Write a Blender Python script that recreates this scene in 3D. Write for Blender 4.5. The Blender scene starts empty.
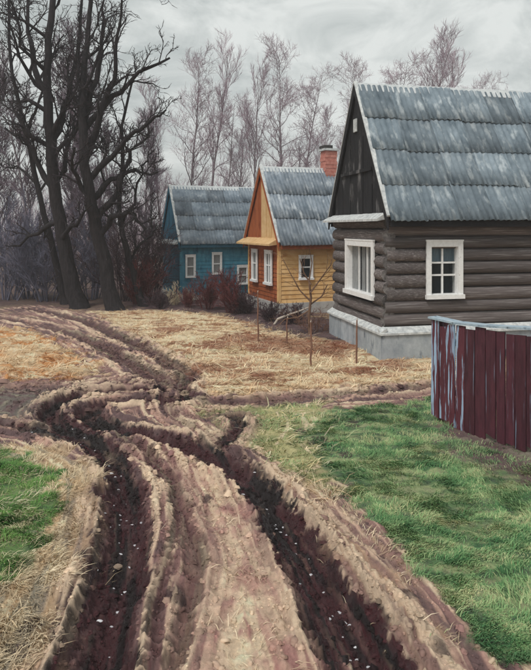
import bpy, math, random
import numpy as np
from mathutils import Vector, Matrix

R = math.radians
random.seed(11)
RNG = np.random.default_rng(11)
scene = bpy.context.scene
col = scene.collection

# ------------------------------------------------------------------ camera
CAM_H, FPX, CX, HY = 2.9, 620.0, 265.5, 228.0      # eye height; focal length, centre and horizon in photo pixels
cam_d = bpy.data.cameras.new('camera')
cam = bpy.data.objects.new('camera', cam_d)
col.objects.link(cam)
cam.location = (0, 0, CAM_H)
cam.rotation_euler = (R(90), 0, 0)
cam_d.sensor_fit = 'HORIZONTAL'
cam_d.sensor_width = 36.0
cam_d.lens = 36.0 * FPX / 531.0
cam_d.shift_y = -(335.0 - HY) / 531.0
cam_d.clip_start = 0.05
cam_d.clip_end = 3000
scene.camera = cam

# ------------------------------------------------------------------ sky and light (overcast)
SUN_EL, SUN_AZ = 52.0, 215.0          # azimuth clockwise from +Y
world = bpy.data.worlds.new('World')
scene.world = world
world.use_nodes = True
wn, wl = world.node_tree.nodes, world.node_tree.links
wn.clear()
w_out = wn.new('ShaderNodeOutputWorld')
w_bg = wn.new('ShaderNodeBackground')
w_sky = wn.new('ShaderNodeTexSky')
w_sky.sky_type = 'NISHITA'
w_sky.sun_disc = False
w_sky.sun_elevation = R(SUN_EL)
w_sky.sun_rotation = R(SUN_AZ)
w_sky.dust_density = 4.0
w_tc = wn.new('ShaderNodeTexCoord')
w_map = wn.new('ShaderNodeMapping')
w_map.inputs['Scale'].default_value = (1.6, 1.6, 3.4)
w_n1 = wn.new('ShaderNodeTexNoise')
w_n1.inputs['Scale'].default_value = 3.0
w_n1.inputs['Detail'].default_value = 6
w_n1.inputs['Roughness'].default_value = 0.62
w_n1.inputs['Distortion'].default_value = 0.7
w_ramp = wn.new('ShaderNodeValToRGB')
w_ramp.color_ramp.elements[0].position = 0.38
w_ramp.color_ramp.elements[0].color = (4.2, 4.55, 4.44, 1)
w_ramp.color_ramp.elements[1].position = 0.62
w_ramp.color_ramp.elements[1].color = (6.8, 7.05, 6.82, 1)
w_mix = wn.new('ShaderNodeMixRGB')
w_mix.inputs[0].default_value = 0.93     # closed cloud cover, a little of the clear sky's tint through it
wl.new(w_tc.outputs['Generated'], w_map.inputs['Vector'])
wl.new(w_map.outputs['Vector'], w_n1.inputs['Vector'])
wl.new(w_n1.outputs['Fac'], w_ramp.inputs['Fac'])
wl.new(w_sky.outputs['Color'], w_mix.inputs[1])
wl.new(w_ramp.outputs['Color'], w_mix.inputs[2])
wl.new(w_mix.outputs['Color'], w_bg.inputs['Color'])
w_bg.inputs['Strength'].default_value = 0.10
wl.new(w_bg.outputs['Background'], w_out.inputs['Surface'])

sun_d = bpy.data.lights.new('sun', 'SUN')
sun_d.energy = 1.5
sun_d.angle = R(14)
sun_d.color = (1.0, 0.965, 0.92)
sun = bpy.data.objects.new('sun', sun_d)
col.objects.link(sun)
az = R(SUN_AZ)
to_sun = Vector((math.sin(az) * math.cos(R(SUN_EL)), math.cos(az) * math.cos(R(SUN_EL)), math.sin(R(SUN_EL))))
sun.rotation_euler = to_sun.to_track_quat('Z', 'Y').to_euler()
sun.location = to_sun * 60

scene.view_settings.view_transform = 'Standard'
scene.view_settings.look = 'None'
scene.view_settings.gamma = 1.0
scene.view_settings.exposure = 0.27
scene.view_settings.use_curve_mapping = False
scene.render.engine = 'CYCLES'
scene.cycles.use_denoising = True
scene.cycles.max_bounces = 6
scene.cycles.transparent_max_bounces = 12
scene.cycles.volume_bounces = 1

# ------------------------------------------------------------------ helpers
def lin(r, g, b):
    f = lambda c: (c / 255 / 12.92) if c / 255 <= 0.04045 else ((c / 255 + 0.055) / 1.055) ** 2.4
    return (f(r), f(g), f(b))

def G(px, py):
    """photo pixel -> point on the ground (world x, y)"""
    d = FPX * CAM_H / (py - HY)
    return ((px - CX) / FPX * d, d)

def P3(px, py, d):
    return Vector(((px - CX) / FPX * d, d, CAM_H - (py - HY) / FPX * d))

def tag(o, label=None, cat=None, group=None, kind=None):
    if label: o['label'] = label
    if cat: o['category'] = cat
    if group: o['group'] = group
    if kind: o['kind'] = kind
    return o

def empty(name, loc, rz=0.0):
    o = bpy.data.objects.new(name, None)
    o.empty_display_size = 0.2
    o.location = loc
    o.rotation_euler = (0, 0, rz)
    col.objects.link(o)
    return o

class MB:
    """collects faces for one mesh"""
    def __init__(s):
        s.v, s.f, s.m = [], [], []
    def add(s, verts, faces, mi=0):
        b = len(s.v)
        s.v.extend([tuple(p) for p in verts])
        for f in faces:
            s.f.append(tuple(b + i for i in f))
            s.m.append(mi)
    def box(s, x0, x1, y0, y1, z0, z1, mi=0, T=None):
        vs = [Vector((x, y, z)) for z in (z0, z1) for y in (y0, y1) for x in (x0, x1)]
        if T: vs = [T(p) for p in vs]
        s.add(vs, [(0, 2, 3, 1), (4, 5, 7, 6), (0, 1, 5, 4), (2, 6, 7, 3), (0, 4, 6, 2), (1, 3, 7, 5)], mi)
    def tube(s, pts, rad, sides=5, mi=0, cap=True):
        n = len(pts)
        up = Vector((0.31, 0.17, 0.93))
        b = len(s.v)
        for i, p in enumerate(pts):
            t = (pts[min(i + 1, n - 1)] - pts[max(i - 1, 0)])
            if t.length < 1e-9: t = Vector((0, 0, 1))
            t.normalize()
            a = t.cross(up)
            if a.length < 0.1: a = t.cross(Vector((1, 0, 0)))
            a.normalize()
            c = t.cross(a)
            for k in range(sides):
                an = 2 * math.pi * k / sides
                q = p + (a * math.cos(an) + c * math.sin(an)) * rad[i]
                s.v.append((q.x, q.y, q.z))
        for i in range(n - 1):
            for k in range(sides):
                k2 = (k + 1) % sides
                s.f.append((b + i * sides + k, b + i * sides + k2, b + (i + 1) * sides + k2, b + (i + 1) * sides + k))
                s.m.append(mi)
        if cap:
            s.f.append(tuple(b + k for k in range(sides))); s.m.append(mi)
            s.f.append(tuple(b + (n - 1) * sides + k for k in reversed(range(sides)))); s.m.append(mi)
    def mesh(s, name, mats, smooth=False):
        me = bpy.data.meshes.new(name)
        me.from_pydata(s.v, [], s.f)
        for m in (mats if isinstance(mats, (list, tuple)) else [mats]):
            me.materials.append(m)
        if any(s.m): me.polygons.foreach_set('material_index', s.m)
        if smooth: me.polygons.foreach_set('use_smooth', [True] * len(s.f))
        me.update()
        return me
    def build(s, name, mats, parent=None, smooth=False):
        return link(name, s.mesh(name, mats, smooth), parent)

def link(name, me, parent=None, loc=None, rot=None, scale=None):
    o = bpy.data.objects.new(name, me)
    if parent: o.parent = parent
    if loc is not None: o.location = loc
    if rot is not None: o.rotation_euler = rot
    if scale is not None: o.scale = scale
    col.objects.link(o)
    return o

# --- materials
def base_mat(name):
    m = bpy.data.materials.new(name)
    m.use_nodes = True
    n, l = m.node_tree.nodes, m.node_tree.links
    return m, n, l, n['Principled BSDF']

def mat(name, c1, c2=None, rough=0.8, scale=6.0, stretch=(1, 1, 1), bump=0.0, bscale=None, c3=None, spec=0.3,
        rnd=0.0, lo=0.35, hi=0.65, third=(0.6, 0.68), tscale=None, tstretch=None):
    """two-tone noise material; c3 = patches of wear, on slates painted sheen; rnd = brightness change from piece to piece"""
    m, n, l, p = base_mat(name)
    c2 = c2 or c1
    tc = n.new('ShaderNodeTexCoord')
    mp = n.new('ShaderNodeMapping')
    mp.inputs['Scale'].default_value = stretch
    l.new(tc.outputs['Object'], mp.inputs['Vector'])
    vec = mp.outputs['Vector']
    info = n.new('ShaderNodeObjectInfo')
    if rnd:
        ad = n.new('ShaderNodeVectorMath'); ad.operation = 'ADD'
        sc_ = n.new('ShaderNodeVectorMath'); sc_.operation = 'SCALE'
        sc_.inputs[0].default_value = (37, 19, 53)
        l.new(info.outputs['Random'], sc_.inputs['Scale'])
        l.new(vec, ad.inputs[0]); l.new(sc_.outputs[0], ad.inputs[1])
        vec = ad.outputs[0]
    nz = n.new('ShaderNodeTexNoise')
    nz.inputs['Scale'].default_value = scale
    nz.inputs['Detail'].default_value = 8
    nz.inputs['Roughness'].default_value = 0.65
    l.new(vec, nz.inputs['Vector'])
    mr = n.new('ShaderNodeMapRange')
    mr.inputs[1].default_value = lo; mr.inputs[2].default_value = hi
    l.new(nz.outputs['Fac'], mr.inputs[0])
    mx = n.new('ShaderNodeMixRGB')
    mx.inputs[1].default_value = (*c1, 1); mx.inputs[2].default_value = (*c2, 1)
    l.new(mr.outputs[0], mx.inputs[0])
    out = mx.outputs[0]
    if c3:
        mp2 = n.new('ShaderNodeMapping'); mp2.inputs['Scale'].default_value = tstretch or stretch
        l.new(vec if rnd else tc.outputs['Object'], mp2.inputs['Vector'])
        n3 = n.new('ShaderNodeTexNoise'); n3.inputs['Scale'].default_value = tscale or scale * 0.6
        n3.inputs['Detail'].default_value = 5; n3.inputs['Roughness'].default_value = 0.6
        l.new(mp2.outputs[0], n3.inputs['Vector'])
        m3 = n.new('ShaderNodeMapRange'); m3.inputs[1].default_value = third[0]; m3.inputs[2].default_value = third[1]
        l.new(n3.outputs['Fac'], m3.inputs[0])
        x3 = n.new('ShaderNodeMixRGB'); x3.inputs[2].default_value = (*c3, 1)
        l.new(m3.outputs[0], x3.inputs[0]); l.new(out, x3.inputs[1])
        out = x3.outputs[0]
    if rnd:
        hs = n.new('ShaderNodeHueSaturation')
        r2 = n.new('ShaderNodeMapRange'); r2.inputs[3].default_value = 1 - rnd; r2.inputs[4].default_value = 1 + rnd
        l.new(info.outputs['Random'], r2.inputs[0]); l.new(r2.outputs[0], hs.inputs['Value'])
        l.new(out, hs.inputs['Color']); out = hs.outputs[0]
    l.new(out, p.inputs['Base Color'])
    p.inputs['Roughness'].default_value = rough
    p.inputs['Specular IOR Level'].default_value = spec
    if bump:
        nb = n.new('ShaderNodeTexNoise'); nb.inputs['Scale'].default_value = bscale or scale * 3
        nb.inputs['Detail'].default_value = 6
        l.new(vec, nb.inputs['Vector'])
        b = n.new('ShaderNodeBump'); b.inputs['Strength'].default_value = bump; b.inputs['Distance'].default_value = 0.02
        l.new(nb.outputs['Fac'], b.inputs['Height']); l.new(b.outputs[0], p.inputs['Normal'])
    return m

def attr_mat(name, rough=0.9, spec=0.2, trans=0.0):
    m, n, l, p = base_mat(name)
    a = n.new('ShaderNodeAttribute'); a.attribute_name = 'tint'
    l.new(a.outputs['Color'], p.inputs['Base Color'])
    p.inputs['Roughness'].default_value = rough
    p.inputs['Specular IOR Level'].default_value = spec
    return m

# --- numpy gradient noise
_perm = np.random.default_rng(5).permutation(1024)
_ang = np.random.default_rng(6).uniform(0, 2 * np.pi, 1024)
_gx, _gy = np.cos(_ang), np.sin(_ang)
def pn(x, y, seed=0):
    xi, yi = np.floor(x).astype(np.int64), np.floor(y).astype(np.int64)
    xf, yf = x - xi, y - yi
    u, v = xf * xf * xf * (xf * (xf * 6 - 15) + 10), yf * yf * yf * (yf * (yf * 6 - 15) + 10)
    def g(ix, iy, dx, dy):
        h = _perm[(_perm[(ix + seed * 131) & 1023] + iy) & 1023]
        return _gx[h] * dx + _gy[h] * dy
    a = g(xi, yi, xf, yf); b = g(xi + 1, yi, xf - 1, yf)
    c = g(xi, yi + 1, xf, yf - 1); d = g(xi + 1, yi + 1, xf - 1, yf - 1)
    return ((a + (b - a) * u) + ((c + (d - c) * u) - (a + (b - a) * u)) * v) * 1.5
def fbm(x, y, seed=0, o=4, gain=0.5):
    s, a = 0, 1.0
    for k in range(o):
        s = s + a * pn(x * 2 ** k, y * 2 ** k, seed + k * 7)
        a *= gain
    return s
def sstep(x, a, b):
    t = np.clip((x - a) / (b - a), 0, 1)
    return t * t * (3 - 2 * t)

# ------------------------------------------------------------------ the ground: churned road, ruts, dead grass, green grass
def smooth_line(pix, step=0.12):
    w = [Vector((*G(*p), 0)) for p in pix]
    out = []
    for i in range(len(w) - 1):
        p0, p1, p2, p3 = w[max(i - 1, 0)], w[i], w[i + 1], w[min(i + 2, len(w) - 1)]
        n = max(2, int((p2 - p1).length / step))
        for k in range(n):
            t = k / n
            out.append(0.5 * ((2 * p1) + (p2 - p0) * t + (2 * p0 - 5 * p1 + 4 * p2 - p3) * t * t + (3 * p1 - p0 - 3 * p2 + p3) * t ** 3))
    out.append(w[-1])
    return np.array([(p.x, p.y) for p in out])

# (photo-traced line, half width m, depth m, wetness or painted shadow)
RUTS = [
    # left wheel rut of the near road, from the hairpin to under the viewer
    ([(178, 389), (140, 391), (100, 393), (68, 398), (50, 410), (60, 426), (90, 440), (113, 462), (124, 490), (127, 530), (121, 570), (112, 610), (103, 650), (92, 700), (70, 800)], 0.175, 0.16, 1.0),
    # right wheel rut
    ([(180, 400), (140, 402), (105, 404), (88, 411), (98, 423), (135, 434), (185, 446), (232, 468), (262, 492), (285, 520), (308, 556), (330, 592), (352, 625), (378, 660), (412, 700), (480, 780)], 0.19, 0.18, 1.0),
    # rut that joins from the left
    ([(-120, 424), (-40, 425), (0, 427), (45, 434), (82, 447), (108, 463)], 0.14, 0.09, 0.8),
    # second, older line of the near road
    ([(120, 440), (150, 458), (172, 485), (186, 520), (196, 560), (190, 600), (178, 640), (165, 690)], 0.085, 0.06, 0.5),
    # track towards the houses and to the right
    ([(178, 389), (200, 402), (250, 401), (310, 396), (370, 393), (440, 386), (520, 380)], 0.13, 0.06, 0.45),
    ([(165, 392), (168, 410), (200, 432), (225, 449), (245, 468)], 0.10, 0.05, 0.3),
    # track coming down from the trees
    ([(-90, 305), (-20, 316), (45, 326), (90, 341), (125, 360), (150, 375), (178, 389)], 0.22, 0.10, 0.55),
    ([(30, 309), (80, 320), (120, 337), (160, 358), (186, 376), (178, 389)], 0.22, 0.10, 0.6),
    ([(-90, 392), (0, 387), (60, 388), (110, 384), (150, 378)], 0.12, 0.05, 0.3),
    # short gouge beside the crossing
    ([(222, 446), (232, 436), (240, 424), (238, 414), (230, 416)], 0.10, 0.07, 0.8),
    # right rut's inner shadow put in as wet colour; left rut's trodden edge
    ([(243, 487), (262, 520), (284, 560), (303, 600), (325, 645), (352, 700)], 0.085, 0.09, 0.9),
    ([(106, 492), (103, 540), (92, 585), (76, 630), (58, 680), (40, 740)], 0.07, 0.06, 0.7),
    ([(150, 452), (168, 476), (176, 506), (172, 545), (160, 590), (150, 640), (142, 700)], 0.06, 0.045, 0.6),
    # scuffs to the right of the right rut
    ([(285, 500), (320, 535), (352, 575), (385, 620), (420, 670), (460, 740)], 0.07, 0.05, 0.15),
    ([(300, 500), (340, 540), (375, 580), (410, 630), (450, 690)], 0.06, 0.035, 0.0),
]
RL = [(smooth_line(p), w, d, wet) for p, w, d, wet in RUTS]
CEN = np.concatenate([l for l, *_ in RL])
TAN = np.concatenate([np.gradient(l, axis=0) for l, *_ in RL])
TAN /= np.linalg.norm(TAN, axis=1)[:, None] + 1e-9
ARC = np.concatenate([np.concatenate([[0], np.cumsum(np.linalg.norm(np.diff(l, axis=0), axis=1))]) + 17 * i for i, (l, *_) in enumerate(RL)])
RID = np.concatenate([np.full(len(l), i) for i, (l, *_) in enumerate(RL)])

def poly(pix):
    return np.array([G(*p) for p in pix])
POLY = {
    'greenL': poly([(-300, 448), (0, 452), (35, 458), (52, 478), (60, 500), (50, 535), (25, 570), (-20, 590), (-300, 640)]),
    'strawL': poly([(-300, 438), (60, 448), (98, 470), (110, 500), (104, 560), (84, 615), (60, 670), (20, 800), (-400, 800)]),
    'greenR': poly([(300, 428), (335, 410), (432, 398), (440, 425), (470, 442), (531, 462), (900, 470), (1200, 700), (700, 760), (560, 690), (480, 640), (430, 585), (385, 540), (345, 490), (318, 462)]),
    'olive': poly([(205, 408), (250, 404), (320, 400), (340, 420), (335, 470), (350, 505), (300, 482), (258, 455), (238, 435)]),
    'straw': poly([(95, 312), (190, 310), (260, 322), (345, 345), (440, 358), (900, 372), (900, 392), (440, 384), (300, 393), (205, 398), (188, 378), (150, 346), (112, 326)]),
    'tanL': poly([(-400, 322), (20, 331), (58, 343), (84, 362), (96, 376), (40, 381), (-400, 384)]),
    'greyL': poly([(-400, 386), (110, 385), (70, 395), (45, 408), (55, 428), (-400, 424)]),
    'between': poly([(140, 442), (195, 455), (240, 480), (290, 550), (350, 650), (420, 800), (120, 800), (150, 640), (160, 560), (140, 480)]),
    'pale': poly([(190, 462), (235, 492), (270, 540), (305, 600), (345, 680), (400, 800), (190, 800), (200, 640), (215, 560), (205, 500)]),
    'bankR': poly([(262, 470), (330, 490), (372, 535), (410, 590), (455, 670), (500, 800), (430, 800), (360, 640), (320, 560), (280, 500)]),
    'fence': poly([(428, 424), (470, 428), (540, 450), (700, 500), (700, 520), (540, 488), (455, 458)]),
    'loam': poly([(120, 302), (150, 296), (255, 298), (345, 325), (348, 342), (300, 336), (262, 327), (225, 314), (150, 310)]),
}
def sdist(P, pts):
    """signed distance in metres, positive inside"""
    x, y = pts[:, 0], pts[:, 1]
    inside = np.zeros(len(pts), bool)
    dmin = np.full(len(pts), 1e9)
    n = len(P)
    for i in range(n):
        x0, y0 = P[i]; x1, y1 = P[(i + 1) % n]
        cond = ((y0 > y) != (y1 > y))
        with np.errstate(divide='ignore', invalid='ignore'):
            inside ^= cond & (x < (x1 - x0) * (y - y0) / ((y1 - y0) if y1 != y0 else 1e-12) + x0)
        ex, ey = x1 - x0, y1 - y0
        t = np.clip(((x - x0) * ex + (y - y0) * ey) / (ex * ex + ey * ey + 1e-12), 0, 1)
        dmin = np.minimum(dmin, np.hypot(x - x0 - t * ex, y - y0 - t * ey))
    return np.where(inside, dmin, -dmin)

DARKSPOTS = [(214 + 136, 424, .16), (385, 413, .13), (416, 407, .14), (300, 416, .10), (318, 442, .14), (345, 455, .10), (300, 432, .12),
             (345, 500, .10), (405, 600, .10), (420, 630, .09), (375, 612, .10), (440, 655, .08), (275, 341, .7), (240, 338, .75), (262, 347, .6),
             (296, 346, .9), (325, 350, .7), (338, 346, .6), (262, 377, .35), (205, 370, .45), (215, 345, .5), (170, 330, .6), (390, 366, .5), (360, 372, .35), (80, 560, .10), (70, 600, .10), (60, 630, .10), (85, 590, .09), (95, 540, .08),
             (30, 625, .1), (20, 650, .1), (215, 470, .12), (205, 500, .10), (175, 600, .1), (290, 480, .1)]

def fields(x, y):
    """flow coordinates and rut fields for world points"""
    n = len(x)
    best = np.full(n, 1e9); bi = np.zeros(n, int)
    rut = np.zeros(n); berm = np.zeros(n); wet = np.zeros(n)
    near = (np.abs(x) < 16) & (y > 1) & (y < 34)
    idx = np.nonzero(near)[0]
    wx = 0.05 * fbm(x[idx] * 2.3, y[idx] * 2.3, 31, 3); wy = 0.05 * fbm(x[idx] * 2.3, y[idx] * 2.3, 47, 3)
    X, Y = x[idx] + wx, y[idx] + wy
    RAG = .05 * fbm(x * 7.5, y * 7.5, 67, 4, .65)          # ragged edge of the wet mud
    off = 0
    for li, (l, w, d, wt) in enumerate(RL):
        lo, hi = l.min(0) - 3.0, l.max(0) + 3.0
        sel = np.nonzero((X > lo[0]) & (X < hi[0]) & (Y > lo[1]) & (Y < hi[1]))[0]
        for c in range(0, len(sel), 20000):
            s = sel[c:c + 20000]
            D = (X[s][:, None] - l[None, :, 0]) ** 2 + (Y[s][:, None] - l[None, :, 1]) ** 2
            k = D.argmin(1)
            dist = np.sqrt(D[np.arange(len(s)), k])
            gi = idx[s]
            ww = w * (1 + 0.25 * pn(ARC[off + k] * 1.3, np.full(len(s), li * 3.3), 9))
            e = np.exp(-(dist / ww) ** 4)
            rut[gi] = np.maximum(rut[gi], d * e)
            dn = np.maximum(dist + RAG[gi] * min(1, w / .15), 0)
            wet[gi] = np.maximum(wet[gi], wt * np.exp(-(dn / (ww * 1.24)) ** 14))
            be = np.exp(-((dist - 1.75 * ww) / (0.55 * ww)) ** 2)
            berm[gi] = np.maximum(berm[gi], d * 0.6 * be)
            b = dist < best[gi]
            best[gi[b]] = dist[b]; bi[gi[b]] = off + k[b]
        off += len(l)
    t = TAN[bi]; c = CEN[bi]
    v = (x - c[:, 0]) * -t[:, 1] + (y - c[:, 1]) * t[:, 0]
    u = ARC[bi] + (x - c[:, 0]) * t[:, 0] + (y - c[:, 1]) * t[:, 1]
    far = best > 2.5
    u = np.where(far, x, u); v = np.where(far, y, v)
    return u, v, best, rut, berm, wet

C = {k: np.array(lin(*c)) for k, c in dict(
    straw1=(206, 176, 138), straw2=(228, 206, 172), straw3=(166, 124, 94), orange=(198, 138, 84), mud1=(104, 82, 82), mud2=(146, 112, 106), mud3=(192, 154, 138),
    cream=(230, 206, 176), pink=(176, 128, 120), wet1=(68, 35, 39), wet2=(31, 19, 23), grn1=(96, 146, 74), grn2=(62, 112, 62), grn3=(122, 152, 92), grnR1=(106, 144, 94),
    grnR2=(52, 106, 68), grnR3=(170, 184, 132), olive1=(146, 148, 102), olive2=(182, 174, 126), grey1=(112, 104, 96), grey2=(140, 132, 116), loam=(74, 54, 58),
    brown=(138, 82, 58), field=(150, 128, 102)).items()}
def mixc(a, b, t):
    return a + (b - a) * t[:, None]

def masks(x, y):
    pts = np.stack([x, y], 1)
    wob = 0.2 * fbm(x * 2.4, y * 2.4, 3, 5, .6) * np.clip(y / 6, .7, 3)
    M = {}
    for k, P in POLY.items():
        soft = {'greenL': .07, 'greenR': .08, 'strawL': .10}.get(k, .2)
        M[k] = sstep(sdist(P, pts) + wob, -soft, soft)
    return M

def ground_eval(x, y):
    u, v, dist, rut, berm, wet = fields(x, y)
    M = masks(x, y)
    s1 = fbm(u * .5, v * 6.5, 61, 4, .55)           # strokes along the tracks
    s2 = fbm(u * .9 + 9, v * 11.0, 83, 3, .55)
    s3 = fbm(x * 1.6, y * 1.6, 15, 4)
    clod = fbm(x * 8, y * 8, 23, 4, .65)
    lump = fbm(x * 3.1, y * 3.1, 29, 3, .5)
    patch = fbm(x * .8, y * 1.4, 77, 4, .55)
    green = np.maximum(M['greenL'], M['greenR'])
    soil = 1 - np.clip(green, 0, 1)
    track = np.exp(-(dist / .9) ** 2)
    # height
    z = -rut * (1 + .12 * s2) + berm * (.85 + .3 * s2 + .15 * lump)
    z += soil * (.016 * s1 + .009 * s2) * (.35 + track) + .013 * soil * np.clip(clod, -.5, 1) + .010 * np.clip(wet * 1.6 - .4, 0, 1) * np.sin(u * 48 + 9 * np.abs(v) / .15) * sstep(pn(u * .8, v * 0 + 3, 4), -.35, .1) + .022 * soil * lump * (.3 + track)
    z += .03 * fbm(x * .45, y * .45, 5, 3) + green * (.025 * fbm(x * 3.2, y * 3.2, 8, 3))
    z += .10 * M['tanL'] * np.clip(.4 + s3, 0, 1) + .05 * M['straw'] * np.clip(s3, 0, 1)
    z = z * sstep(y, 1.0, 2.2) if False else z
    hmask = np.exp(-((x / 30) ** 2))                # calm the land far away
    z = np.where(y > 34, .12 * fbm(x * .06, y * .06, 12, 3), z)
    # colour
    c = mixc(np.tile(C['field'], (len(x), 1)), C['mud1'], sstep(patch, -.3, .5))
    c = mixc(c, C['loam'], sstep(y, 21.5, 23.5) * .75)
    mud = mixc(mixc(np.tile(C['mud1'], (len(x), 1)), C['mud2'], sstep(s1, -.35, .15)), C['mud3'], sstep(s2, .1, .55))
    mud = mixc(mud, C['cream'], sstep(s1 + .5 * s2, .42, .75) * .85)
    mtrack = sstep(1.15 - dist + .3 * s1, 0, .5) * (y < 30)
    c = mixc(c, mud, mtrack)
    crest = np.clip(berm / .07, 0, 1) * sstep(s1 + .6 * s2, -.25, .35)
    def zone(c, m, a, b, n, lo, hi, cc=None, n2=None, lo2=.3, hi2=.6):
        k = mixc(np.tile(C[a], (len(x), 1)), C[b], sstep(n, lo, hi))
        if cc: k = mixc(k, C[cc], sstep(n2, lo2, hi2))
        return mixc(c, k, m)
    keep = 1 - np.exp(-(dist / .33) ** 4)           # strips right beside the ruts stay mud
    sx = fbm(x * 1.2 + .6 * s3, y * 4.5, 91, 4, .6)
    c = zone(c, M['straw'] * (.35 + .65 * keep), 'straw1', 'straw2', sx, -.25, .3, 'straw3', -sx + .7 * patch, .12, .5)
    c = zone(c, M['tanL'] * (.3 + .7 * keep), 'straw1', 'orange', patch + .4 * sx, -.25, .35, 'straw2', sx, .15, .5)
    c = zone(c, M['greyL'] * (.25 + .75 * keep), 'grey1', 'mud1', s1, -.3, .3, 'grey2', s2, .2, .5)
    c = zone(c, M['olive'] * (.2 + .8 * keep), 'olive1', 'olive2', sx, -.25, .35, 'straw2', s2, .3, .6)
    c = zone(c, M['between'] * (.35 + .65 * keep), 'pink', 'mud3', s1, -.2, .2, 'cream', s2 + .3 * s1, .05, .35)
    c = zone(c, M['pale'] * (.3 + .7 * keep), 'cream', 'mud3', s1 + .6 * lump, -.2, .35, 'pink', .5 * s2 - .6 * patch + .7 * lump, -.05, .75)
    c = zone(c, M['bankR'] * (.5 + .5 * keep), 'mud3', 'straw1', s1, -.35, .2, 'cream', s2, -.05, .3)
    c = zone(c, M['strawL'] * (.45 + .55 * keep), 'straw1', 'grey2', s1, -.2, .5, 'straw2', s2, .0, .45)
    c = zone(c, M['loam'], 'loam', 'mud1', patch, -.2, .4)
    gsx = fbm(x * 2.2 + .5 * s3, y * 5.0, 19, 4, .6)
    c = zone(c, M['greenL'] * (1 - .6 * np.exp(-(dist / .3) ** 4)), 'grn1', 'grn3', gsx, -.1, .5, 'grn2', -gsx, .1, .45)
    c = zone(c, M['greenR'] * (1 - .6 * np.exp(-(dist / .3) ** 4)), 'grnR1', 'grnR3', gsx - .5 * patch, -.05, .45, 'grnR2', -gsx + .8 * patch, .1, .5)
    turf = mixc(np.tile(C['olive1'] * .55, (len(x), 1)), C['mud1'] * .7, sstep(clod, -.1, .5))
    c = mixc(c, turf, green * (.25 + .25 * sstep(clod, -.3, .3)))           # soil and old thatch between the blades
    c = zone(c, M['fence'], 'mud1', 'grey2', patch, -.3, .4)
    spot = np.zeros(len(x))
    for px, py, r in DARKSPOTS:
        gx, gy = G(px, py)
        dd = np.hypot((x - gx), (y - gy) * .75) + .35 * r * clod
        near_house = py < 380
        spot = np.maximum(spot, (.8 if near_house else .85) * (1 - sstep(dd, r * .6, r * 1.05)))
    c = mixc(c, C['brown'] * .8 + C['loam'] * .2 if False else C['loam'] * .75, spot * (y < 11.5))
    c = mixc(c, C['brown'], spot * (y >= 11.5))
    c = mixc(c, C['cream'] * .75 + C['mud3'] * .25, crest * .9 * soil)      # crests dry out pale
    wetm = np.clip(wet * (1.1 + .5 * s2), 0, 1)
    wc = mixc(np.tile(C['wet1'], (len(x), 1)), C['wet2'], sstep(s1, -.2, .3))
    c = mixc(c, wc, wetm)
    c = c * (1 + .16 * np.clip(clod, -1, 1)[:, None])
    rough = np.clip(.92 - .78 * wetm * sstep(s2 + .5 * clod, -.3, .3), .14, .95)
    return z, np.clip(c, .008, .75), rough

# one sheet: fine fan where the photograph looks, coarse elsewhere, out past the horizon
ang_in = np.linspace(R(-29), R(29), 640)
ang_out = np.linspace(R(29), R(331), 74)[1:-1]
angs = np.concatenate([ang_in, ang_out])
rad = np.concatenate([[.25, .6, 1.1, 1.7, 2.3], 2.8 * (34 / 2.8) ** np.linspace(0, 1, 800), 34 * (900 / 34) ** np.linspace(0, 1, 40)[1:]])
AA, RR = np.meshgrid(angs, rad)
gx, gy = (RR * np.sin(AA)).ravel(), (RR * np.cos(AA)).ravel()
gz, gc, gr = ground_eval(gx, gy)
gz = gz * np.clip((np.hypot(gx, gy)) / 1.5, 0, 1)
nA, nR = len(angs), len(rad)
ii, jj = np.meshgrid(np.arange(nR - 1), np.arange(nA), indexing='ij')
j2 = (jj + 1) % nA
quads = np.stack([ii * nA + jj, (ii + 1) * nA + jj, (ii + 1) * nA + j2, ii * nA + j2], -1).reshape(-1, 4)[:, ::-1]
gme = bpy.data.meshes.new('ground')
nv, nf = len(gx), len(quads)
gme.vertices.add(nv); gme.loops.add(nf * 4); gme.polygons.add(nf)
gme.vertices.foreach_set('co', np.stack([gx, gy, gz], 1).astype(np.float32).ravel())
gme.loops.foreach_set('vertex_index', quads.astype(np.int32).ravel())
gme.polygons.foreach_set('loop_start', np.arange(0, nf * 4, 4, dtype=np.int32))
gme.polygons.foreach_set('use_smooth', np.ones(nf, bool))
ca = gme.attributes.new('tint', 'FLOAT_COLOR', 'POINT')
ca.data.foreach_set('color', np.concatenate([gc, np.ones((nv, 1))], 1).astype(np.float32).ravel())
ra = gme.attributes.new('rough', 'FLOAT', 'POINT')
ra.data.foreach_set('value', gr.astype(np.float32))
gme.update(); gme.validate()
m, n, l, p = base_mat('earth')
a = n.new('ShaderNodeAttribute'); a.attribute_name = 'tint'
b_ = n.new('ShaderNodeAttribute'); b_.attribute_name = 'rough'
tc = n.new('ShaderNodeTexCoord')
nz = n.new('ShaderNodeTexNoise'); nz.inputs['Scale'].default_value = 26; nz.inputs['Detail'].default_value = 7; nz.inputs['Roughness'].default_value = .7
l.new(tc.outputs['Object'], nz.inputs['Vector'])
mr = n.new('ShaderNodeMapRange'); mr.inputs[1].default_value = .3; mr.inputs[2].default_value = .7; mr.inputs[3].default_value = .78; mr.inputs[4].default_value = 1.2
l.new(nz.outputs['Fac'], mr.inputs[0])
hs = n.new('ShaderNodeHueSaturation')
l.new(mr.outputs[0], hs.inputs['Value']); l.new(a.outputs['Color'], hs.inputs['Color'])
l.new(hs.outputs[0], p.inputs['Base Color']); l.new(b_.outputs['Fac'], p.inputs['Roughness'])
p.inputs['Specular IOR Level'].default_value = .5
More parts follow.
